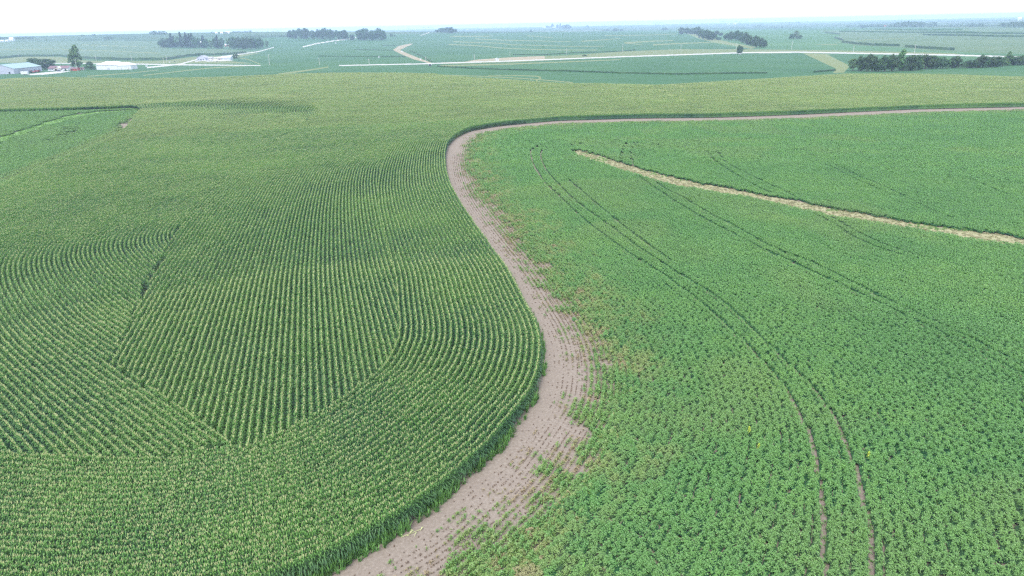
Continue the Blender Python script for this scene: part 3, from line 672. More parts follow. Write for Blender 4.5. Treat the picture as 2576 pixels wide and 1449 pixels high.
# crushed young plants lying in the wheel tracks
tg = np.concatenate([G_[np.hypot(G_[:, 0], G_[:, 1]) < 170] for G_ in TRW]); tg = np.repeat(tg, 5, 0) + rng.normal(0, .4, (len(tg) * 5, 2))
_, _, tb, _ = track_shift(tg[:, 0], tg[:, 1], TRW); tg = tg[tb < .22]; n_ = len(tg)
scatter('crushed_soybeans', np.stack([tg[:, 0], tg[:, 1], np.zeros(n_), rng.uniform(0, 6.28, n_), rng.uniform(.35, .8, n_), np.full(n_, .6), np.floor(rng.random(n_) * 5), rng.random(n_), rng.uniform(0, .25, n_)], 1), sprigP)
# thin, stunted and dead plants between the bare strip and the closed crop
sel_ = (dd < lim + 3.5) & (dd > lim - 5.6); kp = ks[sel_]; dp = (dd - lim)[sel_]
rep = []
for s_ in range(7):
    u = kp.copy(); off = (s_ + .5) / 7 - .5 + rng.normal(0, .05, len(u)); u[:, 0] += np.cos(u[:, 2]) * off; u[:, 1] += np.sin(u[:, 2]) * off
    dens = np.clip((dp + 5.2) / 5.0, 0, 1) ** 1.5 * 1.15 * (.3 + vnoise(u[:, 0], u[:, 1], 1.5, 40) * .9); keep = rng.random(len(u)) < dens
    if s_ % 2: keep &= np.hypot(u[:, 0], u[:, 1]) < 200
    q = dp[keep]; u = u[keep]; rep.append(np.c_[u, q])
u = np.concatenate(rep); n_ = len(u); gr = vnoise(u[:, 0], u[:, 1], 2.2, 41)
dry = np.clip(np.where(gr > .5, .38, .85) + rng.normal(0, .15, n_) - .1 * np.clip(u[:, 5] + 2, 0, 2), 0.05, 1)
scl = np.clip(.55 + .14 * (u[:, 5] + 3.2), .35, 1.1) * np.where(dry < .5, 1.15, .75) * rng.uniform(.5, 1.5, n_)
pts = np.stack([u[:, 0] + rng.normal(0, .04, n_), u[:, 1] + rng.normal(0, .04, n_), np.zeros(n_), rng.uniform(0, 6.28, n_), scl, scl, np.floor(rng.random(n_) * 5), rng.random(n_), dry], 1)
# the sprig prototype is scaled on all axes through a second set of sizes
print('sprigs', len(pts)); scatter('stunted_soybean_plants', pts, sprigP)
# dead stubble marks in planted lines on the bare strip
kb = rowset(EG, RS * (np.arange(1, 13) + .2) * .75 + .4, 0, in_soy); rep = []
for s_ in range(4):
    v = kb.copy(); v = v[np.hypot(v[:, 0], v[:, 1]) < 230]; off = (s_ + .5) / 4 - .5 + rng.normal(0, .06, len(v)); v[:, 0] += np.cos(v[:, 2]) * off; v[:, 1] += np.sin(v[:, 2]) * off
    dn = side_of(EG, v[:, 0], v[:, 1]); rep.append(v[rng.random(len(v)) < np.clip((dn - 1.2) / 3.5, .04, .7) * (.4 + vnoise(v[:, 0], v[:, 1], 2, 50))])
v = np.concatenate(rep); n_ = len(v)
stub = [tuft('stubble', 12, .16, .09, .012, flat_mat('dry_stem', (.17, .12, .09), .9)) for _ in range(3)]
scatter('crop_stubble', np.stack([v[:, 0], v[:, 1], np.zeros(n_), rng.uniform(0, 6.28, n_), rng.uniform(.6, 1.3, n_), rng.uniform(.8, 1.6, n_), np.floor(rng.random(n_) * 3), v[:, 0] * 0, v[:, 0] * 0], 1), stub)
# weeds and leaning outer maize along the corn edge
ke = rowset(EG, [-.45, -.1, .3], 0, lambda x, y: inview(x, y) & (np.hypot(x, y) < 150)); rep = []
for s_ in range(4):
    v = ke.copy(); off = s_ / 4 + rng.normal(0, .08, len(v)); v[:, 0] += np.cos(v[:, 2]) * off; v[:, 1] += np.sin(v[:, 2]) * off; rep.append(v)
v = np.concatenate(rep); wn = vnoise(v[:, 0], v[:, 1], 3, 60); lowpart = smooth(120, 70, np.hypot(v[:, 0], v[:, 1])); v = v[(rng.random(len(v)) < (wn - .1) * (.5 + lowpart * 1.3)) ]; n_ = len(v)
weedm = flat_mat('weed_leaf', (.09, .20, .05), .6, .3, .25, 1.2)
weed = [tuft('weed', 16, 1.0, .16, .03, weedm) for _ in range(4)]
scatter('edge_weeds', np.stack([v[:, 0] + rng.normal(0, .15, n_), v[:, 1] + rng.normal(0, .15, n_), np.zeros(n_), rng.uniform(0, 6.28, n_), rng.uniform(.4, 1.7, n_), rng.uniform(.8, 1.7, n_), np.floor(rng.random(n_) * 4), v[:, 0] * 0, v[:, 0] * 0], 1), weed)

# terrace grass: sheet + tufts
def sheet(name, wpoly, z, mat, kind='structure'):
    b = MB(); nh = len(wpoly) // 2; U = wpoly[:nh]; Lw = wpoly[nh:][::-1]
    k = min(len(U), len(Lw))
    NS = 160; iu = np.linspace(0, len(U) - 1, NS); il = np.linspace(0, len(Lw) - 1, NS)
    def it(a, t): return np.stack([np.interp(t, np.arange(len(a)), a[:, 0]), np.interp(t, np.arange(len(a)), a[:, 1])], 1)
    a, c_ = it(U, iu), it(Lw, il)
    for i in range(NS - 1): b.quad((*c_[i], z), (*c_[i + 1], z), (*a[i + 1], z), (*a[i], z))
    return tag(b.build(name, mat), kind=kind)
sheet('terrace_strip', tw, .02, M['dead_grass'])
def fill(poly, dens, keepf=None):
    lo, hi = poly.min(0), poly.max(0); lo = np.maximum(lo, -600); hi = np.minimum(hi, 700)
    n_ = int((hi - lo).prod() * dens); x = rng.uniform(lo[0], hi[0], n_); y = rng.uniform(lo[1], hi[1], n_); k = inpoly(x, y, poly) & inview(x, y, 60); return x[k], y[k]
x, y = fill(tw, 2.2)
dg = [tuft('dead_grass_tuft', 22, .42, .35, .02, M['dead_grass']) for _ in range(4)]; lg = [tuft('green_grass_tuft', 22, .45, .35, .022, M['lime_grass']) for _ in range(3)]
tl = dense([(a, b, .1) for a, b in TERR_L[::-1]], 2.0); dl = np.abs(side_of(tl, x, y))
gm = (vnoise(x, y, 7, 70) * .7 + vnoise(x, y, 2.5, 71) * .5 + np.clip(1.4 - dl, 0, 1) * .5) > .72
n_ = len(x); pid = np.where(gm, 4 + np.floor(rng.random(n_) * 3), np.floor(rng.random(n_) * 4))
print('terrace', n_); scatter('terrace_grass_tufts', np.stack([x, y, np.zeros(n_), rng.uniform(0, 6.28, n_), rng.uniform(.5, 1.1, n_), rng.uniform(.8, 1.3, n_), pid, x * 0, x * 0], 1), dg + lg)

# left soybean field
ww = np.array([(-200, 400), (0, 345), (60, 325), (120, 305), (170, 291), (240, 281), (330, 277), (345, 279), (240, 288), (190, 300), (130, 316), (60, 340), (0, 362), (-200, 425)], float)
wwp = unproj(ww[:, 0], ww[:, 1], .1)[:, :2]
lo, hi = lsoy.min(0), lsoy.max(0)
gx = np.arange(max(lo[0], -520), hi[0], 4.0); gy = np.arange(lo[1], hi[1], RS); GX, GY = np.meshgrid(gx, gy); GX = GX.ravel() + rng.uniform(-1, 1, GX.size); GY = GY.ravel() + .02 * GX
k = inpoly(GX, GY, lsoy) & inview(GX, GY) & ~inpoly(GX, GY, wwp)
GX, GY = GX[k], GY[k]
LT = [wline(l, .6) for l in ([(193, 310), (192, 322), (182, 335), (165, 346)], [(165, 313), (167, 325), (158, 337), (140, 345), (120, 352)])]
bx, by, bd, near = track_shift(GX, GY, LT, 1.3)
lsd = dense([(a, b, 0.) for a, b in ((353, 287), (340, 297), (320, 313), (302, 331), (267, 348), (200, 378), (133, 404), (67, 431), (0, 461))], 2.); de = np.abs(side_of(lsd, GX, GY))
keep = ~(near & (bd < .9)) & ~((de < 1 + 3 * vnoise(GX, GY, 9, 3)) & (GY > unproj([300], [333], 0)[0, 1]))
GX, GY, de = GX[keep], GY[keep], de[keep]; n_ = len(GX)
dry = np.clip(np.clip(.34 - de * .07, 0, .3) + vnoise(GX, GY, 30, 80) * .12 + .05, 0, 1)
print('left soy', n_); scatter('left_soybean_crop', np.stack([GX, GY, np.zeros(n_), np.full(n_, .02), .9 + .2 * vnoise(GX, GY, 8, 81), np.ones(n_), 10 + np.floor(rng.random(n_) * 3), rng.random(n_), dry], 1), soyP)
sheet('bright_grass_waterway', wwp, .02, M['lime_grass'])
x, y = fill(wwp, .8); n_ = len(x); scatter('waterway_grass_tufts', np.stack([x, y, np.zeros(n_), rng.uniform(0, 6.28, n_), rng.uniform(.6, 1.2, n_), rng.uniform(1, 1.8, n_), np.floor(rng.random(n_) * 3), x * 0, x * 0], 1), lg)

#THINGS
# ------------------------------------------------------------------ trees
def leaf_mat(name, a, b_):
    mt, n = newmat(name); oi = N(n, 'ShaderNodeObjectInfo'); g = N(n, 'ShaderNodeNewGeometry')
    c = mixc(n, ramp(n, noise(n, .35, 4, .65, vec=g.outputs['Position']), [(.38, (0, 0, 0)), (.62, (1, 1, 1))]), a, b_)
    hs = N(n, 'ShaderNodeHueSaturation'); n.links.new(c, hs.inputs['Color'])
    n.links.new(math_(n, 'ADD', math_(n, 'MULTIPLY', oi.outputs['Random'], .5), .8), hs.inputs['Value']); n.links.new(math_(n, 'ADD', math_(n, 'MULTIPLY', oi.outputs['Random'], .05), .475), hs.inputs['Hue'])
    finish(n, hs.outputs[0], .6, .3, trans=.2); return mt
T_DARK = leaf_mat('tree_leaf_dark', (.020, .054, .022), (.062, .130, .040))
T_MID = leaf_mat('tree_leaf', (.055, .125, .04), (.12, .21, .065))
T_CON = leaf_mat('conifer_needles', (.010, .030, .018), (.024, .055, .028))
BARK = flat_mat('bark', (.12, .09, .07), .9)
def crown_mesh(name, kind, seed):
    random.seed(seed); b = MB(); H = 10.0
    cl = []
    if kind == 'round':
        for i in range(48):
            a = random.uniform(0, 6.28); e = random.uniform(-.95, 1) ; rr = 3.5 * max(.3, 1 - e * e) ** .4 * random.uniform(.35, 1.0)
            cl.append((rr * math.cos(a), rr * math.sin(a), 5.0 + 4.2 * e * random.uniform(.8, 1.05), random.uniform(.8, 1.6)))
    elif kind == 'tall':
        for i in range(40):
            t = random.random(); rad_ = 2.3 * math.sin(math.pi * min(1, .15 + .85 * t)) ** .7 * (1.15 - .5 * t); a = random.uniform(0, 6.28); rr = rad_ * random.uniform(.2, 1)
            cl.append((rr * math.cos(a) + .5 * math.sin(t * 4 + seed), rr * math.sin(a), 1.3 + 8.2 * t, random.uniform(.6, 1.15)))
    elif kind == 'conifer':
        for i in range(60):
            t = random.random() ** 1.1; rad_ = 2.3 * (1.03 - t) + .1; a = random.uniform(0, 6.28); rr = rad_ * random.uniform(.3, 1)
            cl.append((rr * math.cos(a), rr * math.sin(a), .9 + 8.8 * t, .35 + .6 * (1 - t)))
    elif kind == 'bush':
        for i in range(32):
            a = random.uniform(0, 6.28); e = random.uniform(0, 1); rr = 4.8 * math.sqrt(max(.05, 1 - e * e)) * random.uniform(.3, 1)
            cl.append((rr * math.cos(a), rr * math.sin(a), 1.2 + 7.6 * e, random.uniform(1.0, 1.9)))
    elif kind == 'sparse':
        for i in range(30):
            a = random.uniform(0, 6.28); e = random.uniform(-.9, 1); rr = 3.3 * math.sqrt(max(.1, 1 - e * e)) * random.uniform(.4, 1.0)
            cl.append((rr * math.cos(a), rr * math.sin(a), 5.4 + 3.8 * e, random.uniform(.6, 1.1)))
    for (x, y, z, r_) in cl:
        for k in range(int(46 * min(1.2, r_)) + 10):
            v = Vector((random.gauss(0, 1), random.gauss(0, 1), random.gauss(0, 1))).normalized() * r_ * random.uniform(.55, 1.05); p = Vector((x, y, z)) + v
            if p.z < .25: continue
            s_ = random.uniform(.2, .42); n_ = (v.normalized() + Vector((random.gauss(0, .5), random.gauss(0, .5), random.gauss(0, .5) + .3))).normalized(); u = n_.orthogonal().normalized(); w_ = n_.cross(u)
            b.quad(tuple(p - u * s_), tuple(p - w_ * s_ * .7), tuple(p + u * s_), tuple(p + w_ * s_ * .7))
    t_ = MB(); th = {'round': 5.5, 'tall': 8.5, 'conifer': 9.3, 'bush': 4, 'sparse': 6}[kind]
    t_.cyl((0, 0, -.5), (0, 0, th * .6), .34, .22, 7); t_.cyl((0, 0, th * .6), (.15, .1, th), .22, .06, 6)
    for i in range(6 if kind != 'conifer' else 0):
        a = random.uniform(0, 6.28); z0 = th * random.uniform(.35, .75); L = random.uniform(1.2, 2.4); t_.cyl((0, 0, z0), (math.cos(a) * L, math.sin(a) * L, z0 + L * .9), .13, .04, 5)
    lm = {'round': T_DARK, 'tall': T_MID, 'conifer': T_CON, 'bush': T_DARK, 'sparse': T_MID}[kind]
    return b.mesh(name + '_crown', [lm]), t_.mesh(name + '_trunk', [BARK])
PR = {k: [crown_mesh(k, k, 11 * i + len(k)) for i in range(3)] for k in ('round', 'tall', 'conifer', 'bush', 'sparse')}
random.seed(3)
KW = {'round': 6.6, 'tall': 4.6, 'conifer': 3.8, 'bush': 9.6, 'sparse': 6.6}
ORD = ['', 'second', 'third', 'fourth', 'fifth', 'sixth', 'seventh', 'eighth', 'ninth', 'tenth', 'eleventh', 'twelfth', 'thirteenth', 'fourteenth', 'fifteenth', 'sixteenth', 'seventeenth', 'eighteenth', 'nineteenth', 'twentieth',
       'twenty-first', 'twenty-second', 'twenty-third', 'twenty-fourth', 'twenty-fifth', 'twenty-sixth', 'twenty-seventh', 'twenty-eighth', 'twenty-ninth', 'thirtieth']
def tree(x, yb, yt, kind='round', wpx=None, label=None, group=None, name=None, cat='tree', back=0):
    p = ground_at(x, yb)
    if back: d_ = Vector((p.x, p.y, 0)).normalized(); p = p + d_ * back; p.z = float(terrain(p.x, p.y))
    dz = depth_of(p); h = (yb - yt) * dz / FD * 1.02; s = h / 10.0
    sx = s if wpx is None else (wpx * dz / FD) / KW[kind]
    nm = name or {'conifer': 'conifer_tree', 'bush': 'bush', 'tall': 'tall_tree'}.get(kind, 'leafy_tree')
    o = empty(nm, p, random.uniform(0, 6.28), label, cat if kind != 'bush' else 'bush', group); o.scale = (sx, sx, s)
    cm, tm = PR[kind][random.randrange(3)]
    for nm2, me in (('crown', cm), ('trunk', tm)):
        q = bpy.data.objects.new(nm2, me); COL.objects.link(q); q.parent = o
    return o
def grove(items, place, group, base=None, side='left'):
    """items (x, top, kind, width, [base]); labelled by their order from the left"""
    items = sorted(items, key=lambda t: t[0]); n_ = len(items); what = {'round': 'dark leafy tree', 'tall': 'tall pale leafy tree', 'conifer': 'pointed dark conifer', 'bush': 'low dark bush', 'sparse': 'thin pale tree'}
    for i, t in enumerate(items):
        yb = t[4] if len(t) > 4 else base(t[0])
        pos = 'leftmost' if i == 0 else ('rightmost' if i == n_ - 1 else ORD[i] + ' from the left')
        tree(t[0], yb, t[1] - .8, t[2], t[3] * 1.22, f"{what[t[2]]}, {pos} in {place}", group, back=t[5] if len(t) > 5 else 0)
def c6(cx, cy): return 343.3 + .13995 * cx, 51.5 + .13995 * cy
def c2(cx, cy): return 600.8 + .2666 * cx, 34.3 + .2666 * cy
def c3(cx, cy): return 1287.5 + .2666 * cx, 34.3 + .2666 * cy
def c4(cx, cy): return 1888.4 + .2666 * cx, 25.7 + .2666 * cy
def c5(cx, cy): return .13328 * cx, 103 + .13328 * cy
A = []
for cx_, ct, kd, wp in [(470, 330, 'round', 14), (510, 390, 'bush', 16), (555, 350, 'round', 12), (600, 330, 'round', 13), (648, 252, 'conifer', 12), (690, 300, 'conifer', 11), (750, 310, 'sparse', 15), (818, 235, 'conifer', 12), (862, 300, 'round', 11),
                        (915, 238, 'conifer', 12), (972, 255, 'conifer', 10), (1018, 248, 'conifer', 12), (1062, 300, 'round', 13), (1115, 330, 'round', 12), (1215, 288, 'conifer', 11), (1265, 345, 'round', 12), (1345, 370, 'sparse', 12), (1420, 320, 'round', 12),
                        (1470, 290, 'conifer', 10), (1535, 330, 'round', 12), (1680, 330, 'sparse', 13), (1750, 315, 'round', 14), (1830, 312, 'round', 14), (1905, 318, 'round', 14), (1985, 322, 'round', 14), (2065, 325, 'round', 14), (2150, 315, 'round', 15), (2235, 322, 'round', 14), (2350, 375, 'sparse', 9)]:
    x_, y_ = c6(cx_, ct); A.append((x_, y_, kd, wp))
grove(A, 'the farm grove by the gravel road', 'trees of the long farm grove', lambda x: np.interp(x, [403, 455, 525, 581, 637, 675], [119.5, 119.5, 121, 123.5, 124.5, 120]))
A = []
for cx_, ct, wp in [(488, 165, 15), (535, 160, 15), (590, 148, 16), (640, 145, 16), (700, 165, 15), (760, 157, 16), (820, 145, 18), (880, 156, 16), (940, 165, 15), (990, 162, 14), (1018, 185, 9)]:
    x_, y_ = c2(cx_, ct); A.append((x_, y_, 'round', wp))
grove(A, 'the wooded clump left of the distant road', 'trees of the clump left of the distant road', lambda x: np.interp(x, [728, 867], [96.2, 99.6]))
A = []
for cx_, ct, wp in [(1068, 205, 10), (1145, 160, 16), (1190, 148, 17), (1235, 175, 13), (1268, 165, 14), (1318, 147, 18), (1362, 166, 14)]:
    x_, y_ = c2(cx_, ct); A.append((x_, y_, 'round', wp))
grove(A, 'the wooded clump right of the distant road', 'trees of the clump right of the distant road', lambda x: 101.2)
A = [(*c2(1437, 193), 'bush', 8), (*c2(1472, 205), 'bush', 5)]
grove(A, 'the pair beyond the right-hand clump', 'small bushes beyond the clump', lambda x: 92)
A = []
for cx_, ct, wp, bs in [(1870, 158, 10, 175), (1912, 140, 12, 176), (1955, 135, 13, 178), (1998, 134, 14, 186), (2038, 150, 9, 178)]:
    x_, y_ = c2(cx_, ct); A.append((x_, y_, 'round', wp, c2(0, bs)[1]))
grove(A, 'the hazy clump near the short road stub', 'trees of the hazy clump')
A = []
for cx_, ct, bs, wp in [(1602, 137, 195, 14), (1650, 140, 195, 14), (1700, 145, 196, 14), (1742, 130, 205, 15), (1785, 155, 230, 14), (1822, 160, 245, 14), (1860, 168, 250, 15), (1893, 180, 250, 12), (1925, 165, 208, 10), (1965, 185, 210, 10), (1948, 226, 250, 11),
                        (2025, 192, 250, 14), (2072, 176, 252, 15), (2112, 165, 255, 15), (2152, 180, 268, 14), (2190, 186, 285, 15), (2230, 205, 295, 15), (2266, 226, 310, 14), (2305, 215, 320, 15), (2345, 235, 321, 14), (2378, 252, 320, 12)]:
    x_, y_ = c3(cx_, ct); A.append((x_, y_, 'round', wp, c3(0, bs)[1]))
grove(A, 'the slanting tree line beyond the road', 'trees of the slanting tree line')
A = []
for cx_, ct, bs, wp, kd in [(960, 462, 570, 22, 'sparse'), (1040, 442, 574, 22, 'round'), (1092, 426, 577, 22, 'round'), (1140, 432, 577, 22, 'round'), (1200, 465, 578, 22, 'round'), (1262, 436, 578, 24, 'round'), (1325, 430, 576, 24, 'round'), (1408, 390, 572, 20, 'tall'), (1436, 500, 573, 20, 'bush'), (1490, 432, 571, 24, 'round'), (1550, 432, 567, 22, 'round'), (1588, 470, 562, 16, 'sparse'),
                            (1645, 430, 555, 26, 'round'), (1700, 436, 552, 22, 'round'), (1785, 452, 550, 22, 'round'), (1838, 474, 548, 20, 'sparse'), (1900, 440, 546, 24, 'round'), (1955, 464, 546, 20, 'bush'), (2035, 482, 546, 22, 'bush'), (2085, 476, 546, 22, 'round'), (2140, 440, 544, 20, 'round'), (2190, 430, 542, 20, 'round'),
                            (2255, 452, 538, 22, 'round'), (2310, 442, 534, 22, 'round'), (2372, 462, 528, 22, 'sparse'), (2410, 402, 524, 14, 'tall'), (2462, 440, 520, 22, 'round'), (2515, 440, 520, 20, 'round'), (2565, 420, 515, 22, 'round'), (2640, 430, 512, 26, 'round')]:
    x_, y_ = c4(cx_, ct); A.append((x_, y_, kd, wp, c4(0, bs)[1]))
grove(A, 'the nearest tree row below the road', 'trees of the row at the right')
grove([(*c4(385, 228), 'round', 11, 98.5), (*c4(425, 203), 'sparse', 15, 98.3), (*c4(464, 240), 'bush', 11, 98.4)], 'the trio alone on the open hillside', 'trio of trees on the hillside')
tree(*c3(2148, 384), c3(0, 302)[1], 'round', 15, 'lone dark tree standing right beside the long white gravel road', name='roadside_tree')
# trees round the near farmyard
tree(c5(665, 0)[0], 177, c5(0, 335)[1], 'round', 32, 'dark round tree directly behind the teal roofed shed', 'yard trees behind the shed', name='yard_tree')
tree(c5(905, 0)[0], 175, c5(0, 350)[1], 'round', 36, 'broad dark tree between the teal roofed shed and the tall pale tree', 'yard trees behind the shed', name='yard_tree', back=10)
tree(c5(1490, 0)[0], 173, c5(0, 130)[1], 'tall', 27, 'tall pale green tree towering over the farmhouse', name='cottonwood_tree', back=30)
tree(c5(1385, 0)[0], 173, c5(0, 270)[1], 'sparse', 22, 'shorter pale tree leaning left against the tall farmyard tree', name='yard_tree', back=28)
tree(c5(1715, 0)[0], 175.6, c5(0, 395)[1], 'bush', 27, 'dense dark dome shaped evergreen beside the white barns', name='evergreen_tree', cat='evergreen')
tree(c6(1790, 0)[0], c6(0, 690)[1], c6(0, 600)[1], 'bush', 19, 'round dark tree at the right end of the middle farmstead', name='yard_tree')
tree(c6(1838, 0)[0], c6(0, 728)[1], c6(0, 708)[1], 'bush', 3.5, 'tiny bush below the round farmstead tree', name='shrub')
for cx_, nm in ((1450, 'small shrub on the lawn below the white metal shed'), (685, 'small shrub on the grass by the road fork')): tree(c6(cx_, 0)[0], c6(0, 745)[1], c6(0, 730)[1], 'bush', 4, nm, name='shrub')
tree(c5(1240, 0)[0], 178.3, 174.6, 'bush', 8, 'green bush in front of the farmhouse', name='shrub')
tree(*c3(685, 403), c3(0, 388)[1], 'bush', 16, 'low bush on the grassy verge above the long road', name='shrub')
# isolated trees farther out, told apart by what they stand near
for (x_, yb, yt, wp, lb) in [(*c3(710, 132), c3(0, 110)[1], 9, 'single hazy tree alone in the far fields at centre'), (*c3(970, 168), c3(0, 141)[1], 18, 'larger bush clump in the far fields above the terraces'),
                             (*c3(1028, 164), c3(0, 145)[1], 12, 'smaller bush touching the larger far clump on its right'), (*c3(900, 163), c3(0, 150)[1], 16, 'low bush left of the larger far clump'),
                             (*c3(1425, 156), c3(0, 138)[1], 9, 'left one of two bushes left of the slanting tree line'), (*c3(1450, 156), c3(0, 133)[1], 10, 'right one of two bushes left of the slanting tree line'),
                             (*c3(180, 175), c3(0, 152)[1], 6, 'small dark tree below the far white farm'), (*c4(295, 166), c4(0, 152)[1], 7, 'rightmost small tree on the crest over the hillside trio'),
                             (*c4(240, 166), c4(0, 156)[1], 8, 'middle small tree on the crest over the hillside trio'), (*c4(192, 165), c4(0, 156)[1], 9, 'leftmost small tree on the crest over the hillside trio'),
                             (*c4(1050, 167), c4(0, 141)[1], 17, 'dark round bush left of the far wood')]:
    tree(x_, yb, yt, 'bush', wp, lb, 'scattered field trees', name='field_tree', cat='tree')
A = [(*c3(335, 118), 'round', 7, 70.4), (*c3(380, 98), 'conifer', 8, 70), (*c3(430, 106), 'conifer', 6, 71), (*c3(455, 99), 'conifer', 5, 71.4), (*c3(487, 112), 'round', 11, 72.6), (*c3(520, 106), 'round', 11, 73), (*c3(542, 120), 'round', 8, 73)]
grove(A, 'the far white farm at the centre', 'trees of the far white farm')
A = [(1665, 139, 138, 3), ]
# woods too far off to count
def woods(name, strips, label_kind='stuff'):
    b = MB(); random.seed(5)
    for (x0, x1, yb, hp, sp) in strips:
        x = x0
        while x < x1:
            ybx = yb if not isinstance(yb, tuple) else yb[0] + (yb[1] - yb[0]) * (x - x0) / max(1, x1 - x0)
            p = ground_at(x, ybx + random.uniform(-.5, .5)); dz = depth_of(p); k = dz / FD; h = hp * k * random.uniform(.55, 1.15); r_ = h * random.uniform(.35, .6)
            for c_ in range(26):
                v = Vector((random.gauss(0, .45) * r_ * 1.5, random.gauss(0, .45) * r_ * 1.5, random.uniform(.12, .95) * h)); q = p + v; s_ = h * random.uniform(.09, .19)
                n_ = Vector((random.gauss(0, 1), random.gauss(0, 1) - .5, random.gauss(0, 1) + .6)).normalized(); u = n_.orthogonal().normalized(); w_ = n_.cross(u)
                b.quad(tuple(q - u * s_), tuple(q - w_ * s_), tuple(q + u * s_), tuple(q + w_ * s_))
            x += sp * random.uniform(.5, 1.5)
    return tag(b.build(name, T_DARK), kind='stuff')
woods('distant_woods', [(-60, 84, 99, 6, 2.2), (92, 100, 100, 3, 2), (104, 132, 100, 2.5, 3), (196, 244, 101, 2.4, 2), (205, 214, 92.5, 5, 2.5), (218, 232, 92, 4, 2.5), (234, 240, 91.5, 5, 2), (263, 285, 99.5, 5, 2.2), (272, 283, 97, 7, 3), (306, 346, 98.5, 2.4, 2.6), (353, 405, 104, 2.2, 3),
                        (378, 420, 87, 5, 2), (383, 392, 87, 8, 3), (400, 414, 87, 9, 3), (533, 580, 84.5, 4, 2.4), (585, 632, (84, 82), 4.5, 2), (612, 724, (93.5, 93), 3.6, 2), (632, 700, (82, 80), 1.8, 4), (694, 716, 79.5, 3, 2.6), (716, 900, (79.5, 77.5), 1.6, 5), (900, 1060, (76, 73), 1.4, 5), (1022, 1040, 73.5, 2.4, 2), (1064, 1090, 72, 3.2, 2.4),
                        (1090, 1290, (72, 68.5), 1.7, 4), (1155, 1185, 76.5, 2.6, 3), (1205, 1232, 76, 2.6, 4), (1290, 1480, (67, 64.5), 2, 3.4), (1480, 1640, (64, 61), 2, 4), (1640, 1670, 60.5, 4, 3), (1640, 1820, (61, 57), 2, 4), (1812, 1880, (57, 55), 4, 2.4), (1880, 2140, (55, 50.5), 2.2, 3), (1893, 1924, 68, 4, 3), (1975, 2014, 59, 4, 2.6),
                        (2075, 2130, 66.5, 2, 4), (2128, 2180, (68, 68), 5, 2.2), (2178, 2262, 68.5, 6.5, 2), (2252, 2322, 68.5, 13, 2.4), (2322, 2342, 68, 10, 3), (2342, 2356, 67.5, 10, 3), (2356, 2388, 68, 4, 3), (2388, 2418, 67.8, 6.5, 2.2), (2424, 2472, 68, 8, 2.2), (2474, 2520, 67.5, 5, 2.6), (2518, 2545, 68, 11, 2.4), (2545, 2700, 69, 13, 2.4),
                        (2140, 2320, (55, 51), 3, 3), (2140, 2280, (61, 59), 3, 3.4), (2330, 2575, (56, 52), 3, 3.4), (2380, 2600, (61, 59), 3.4, 3), (2200, 2600, (47, 43), 2, 4)])

# ------------------------------------------------------------------ buildings
WHITE = flat_mat('white_metal', (.55, .57, .60), .5, .4, .05); LAV = flat_mat('pale_siding', (.36, .38, .47), .5, .4, .05); TEAL = flat_mat('teal_metal_roof', (.19, .28, .30), .45, .4, .06)
DARK = flat_mat('dark_opening', (.03, .035, .045), .6, .3); MAUVE = flat_mat('mauve_shingles', (.17, .11, .13), .9, .1, .1); RED = flat_mat('red_paint', (.36, .06, .045), .6, .3, .12); BEIGE = flat_mat('beige_siding', (.42, .36, .33), .7, .3, .06)
GREYR = flat_mat('grey_roof', (.30, .31, .36), .7, .2, .08); WOOD = flat_mat('weathered_pole', (.48, .46, .45), .85, .2, .1); TYRE = flat_mat('rubber', (.02, .02, .022), .8, .2); GLASS = flat_mat('window_glass', (.05, .07, .09), .15, .6)
STEEL = flat_mat('galvanised_steel', (.42, .46, .52), .4, .5, .06, metallic=.3)
